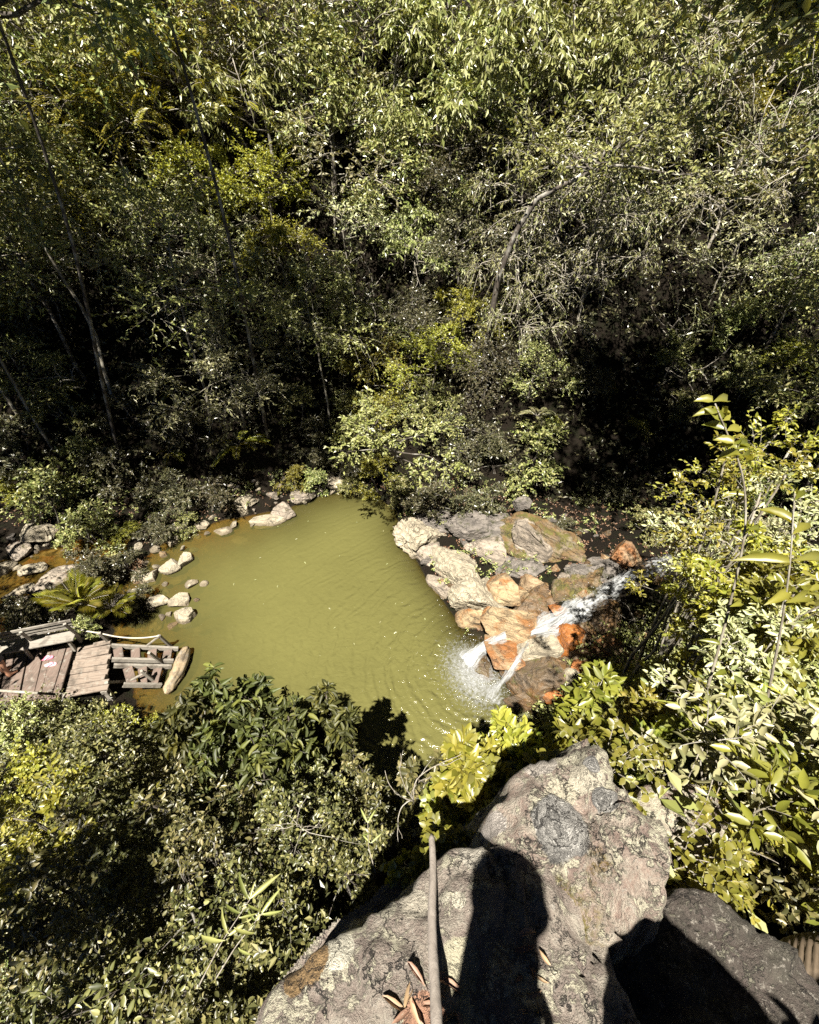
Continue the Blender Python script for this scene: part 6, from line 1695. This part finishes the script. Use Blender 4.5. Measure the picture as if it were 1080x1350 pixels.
rad_ = np.linspace(.0098, .0126, nst)[:, None] * (1 + .16 * pn(k_ * .9 + 0 * q_, q_ * .035, 1.1) + .10 * fbm(k_ * 1.7 + 0 * q_, q_ * .15, 5.1, 3)) * (1 + .18 * np.exp(-((q_ % 31 - 9) / 1.6) ** 2) * .25)
rad_ = rad_ * (1 - .35 * (np.abs(k_ - 5) < 1) * sstep(10, 30, q_) * np.ones_like(rad_)) * np.clip((q_ + 1) / 4, .25, 1)
mb.v[0] = (cst + (Vs - cst) * rad_[..., None]).reshape(-1, 3)
tag(mb.build('stick', M['stick_wood'], loc=so_, smooth=True), 'straight weathered grey stick lying down the front rock', 'stick')

rr = np.random.default_rng(77)
LIT = [(548, 1335), (560, 1300), (590, 1345), (585, 1315), (540, 1310), (600, 1335), (555, 1345), (530, 1340), (580, 1290), (565, 1325), (606, 1348), (520, 1325), (595, 1300), (548, 1285)]
SHD = [(690, 1250), (700, 1275), (695, 1230), (715, 1290), (705, 1310), (685, 1290), (720, 1262), (690, 1335), (712, 1335)]
for i, (u, v) in enumerate(LIT + SHD):
    p = at_z(u, v, ZR); z = rock_top(p[0], p[1]) + .006
    mb = MB(); a = rr.uniform(0, 6.28)
    L = rr.uniform(.035, .075)
    add_leaves(mb, np.array([[-.5 * L * math.cos(a), -.5 * L * math.sin(a), .0]]), np.array([[math.cos(a), math.sin(a), rr.normal(0, .15)]]), np.array([[rr.normal(0, .5), rr.normal(0, .5), 1]]), L, L * rr.uniform(.16, .34), T_DROOP)
    o = mb.build('dead_leaf', M['leaf_litter'], loc=(p[0], p[1], z), smooth=True)
    if i < len(LIT): tag(o, 'dry reddish-brown leaf scrap by the foot of the grey stick on the front rock', 'dead leaf', 'dead leaves around the stick')
    else: tag(o, 'dry brown leaf lodged in the shaded cleft between the front rock and pointed rock', 'dead leaf', 'dead leaves in the cleft')

# big dried pleated leaf at the bottom right
n, m_ = 60, 9
L0_, L1_ = at_t(946, 1277, 1.55), at_t(1135, 1300, 1.35)
ax_ = L1_ - L0_; ln = np.linalg.norm(ax_); ax_ /= ln
sd = norm(np.cross(ax_, [0, 0, 1.0])[None])[0]; upv = np.cross(sd, ax_)
V = []
for i in range(n):
    f = i / (n - 1); w_ = .15 * math.sin(min(1, f * 1.15) * math.pi * .62) ** .8
    for j in range(m_):
        g_ = (j / (m_ - 1)) * 2 - 1
        V.append(ax_ * (f * ln + .05 * abs(g_)) + sd * g_ * w_ + upv * (-.10 * abs(g_) ** 1.3 * min(1, f * 3) + .004 * math.sin(f * 120 + abs(g_) * 3) - .05 * f * f))
i, j = np.meshgrid(np.arange(n - 1), np.arange(m_ - 1), indexing='ij'); a = (i * m_ + j).ravel()
M['dry_leaf'] = plain('dry_leaf', (0.10, 0.075, 0.05), 0.6, .4, 60)
o = MB().add(np.array(V), [np.stack([a, a + 1, a + m_ + 1, a + m_], 1)]).build('dead_palm_leaf', M['dry_leaf'], loc=L0_, smooth=True)
sol = o.modifiers.new('thick', 'SOLIDIFY'); sol.thickness = .003
tag(o, 'large folded dry brown palm leaf in the bottom right corner', 'dead leaf')

# little pale leaves drifting on the pool
FL = [(480, 668), (405, 695), (430, 705), (392, 716), (470, 690), (500, 700), (340, 730), (515, 745), (455, 740), (375, 770), (425, 800), (520, 790), (560, 815), (500, 825), (545, 840), (470, 850), (350, 800), (440, 830), (310, 780), (575, 850), (520, 830), (395, 740), (360, 700), (333, 765)]
for i, (u, v) in enumerate(FL):
    p = at_z(u + rr.normal(0, 4), v + rr.normal(0, 4), .012); mb = MB(); a = rr.uniform(0, 6.28); L = rr.uniform(.05, .10)
    add_leaves(mb, np.array([[0, 0, .0]]), np.array([[math.cos(a), math.sin(a), 0]]), np.array([[0, .1, 1]]), L, L * .42, T_BIG)
    tag(mb.build('floating_leaf', M['leaf_dry'], loc=p), 'tiny pale leaf drifting on the green pool', 'leaf', 'pale leaves drifting on the pool')
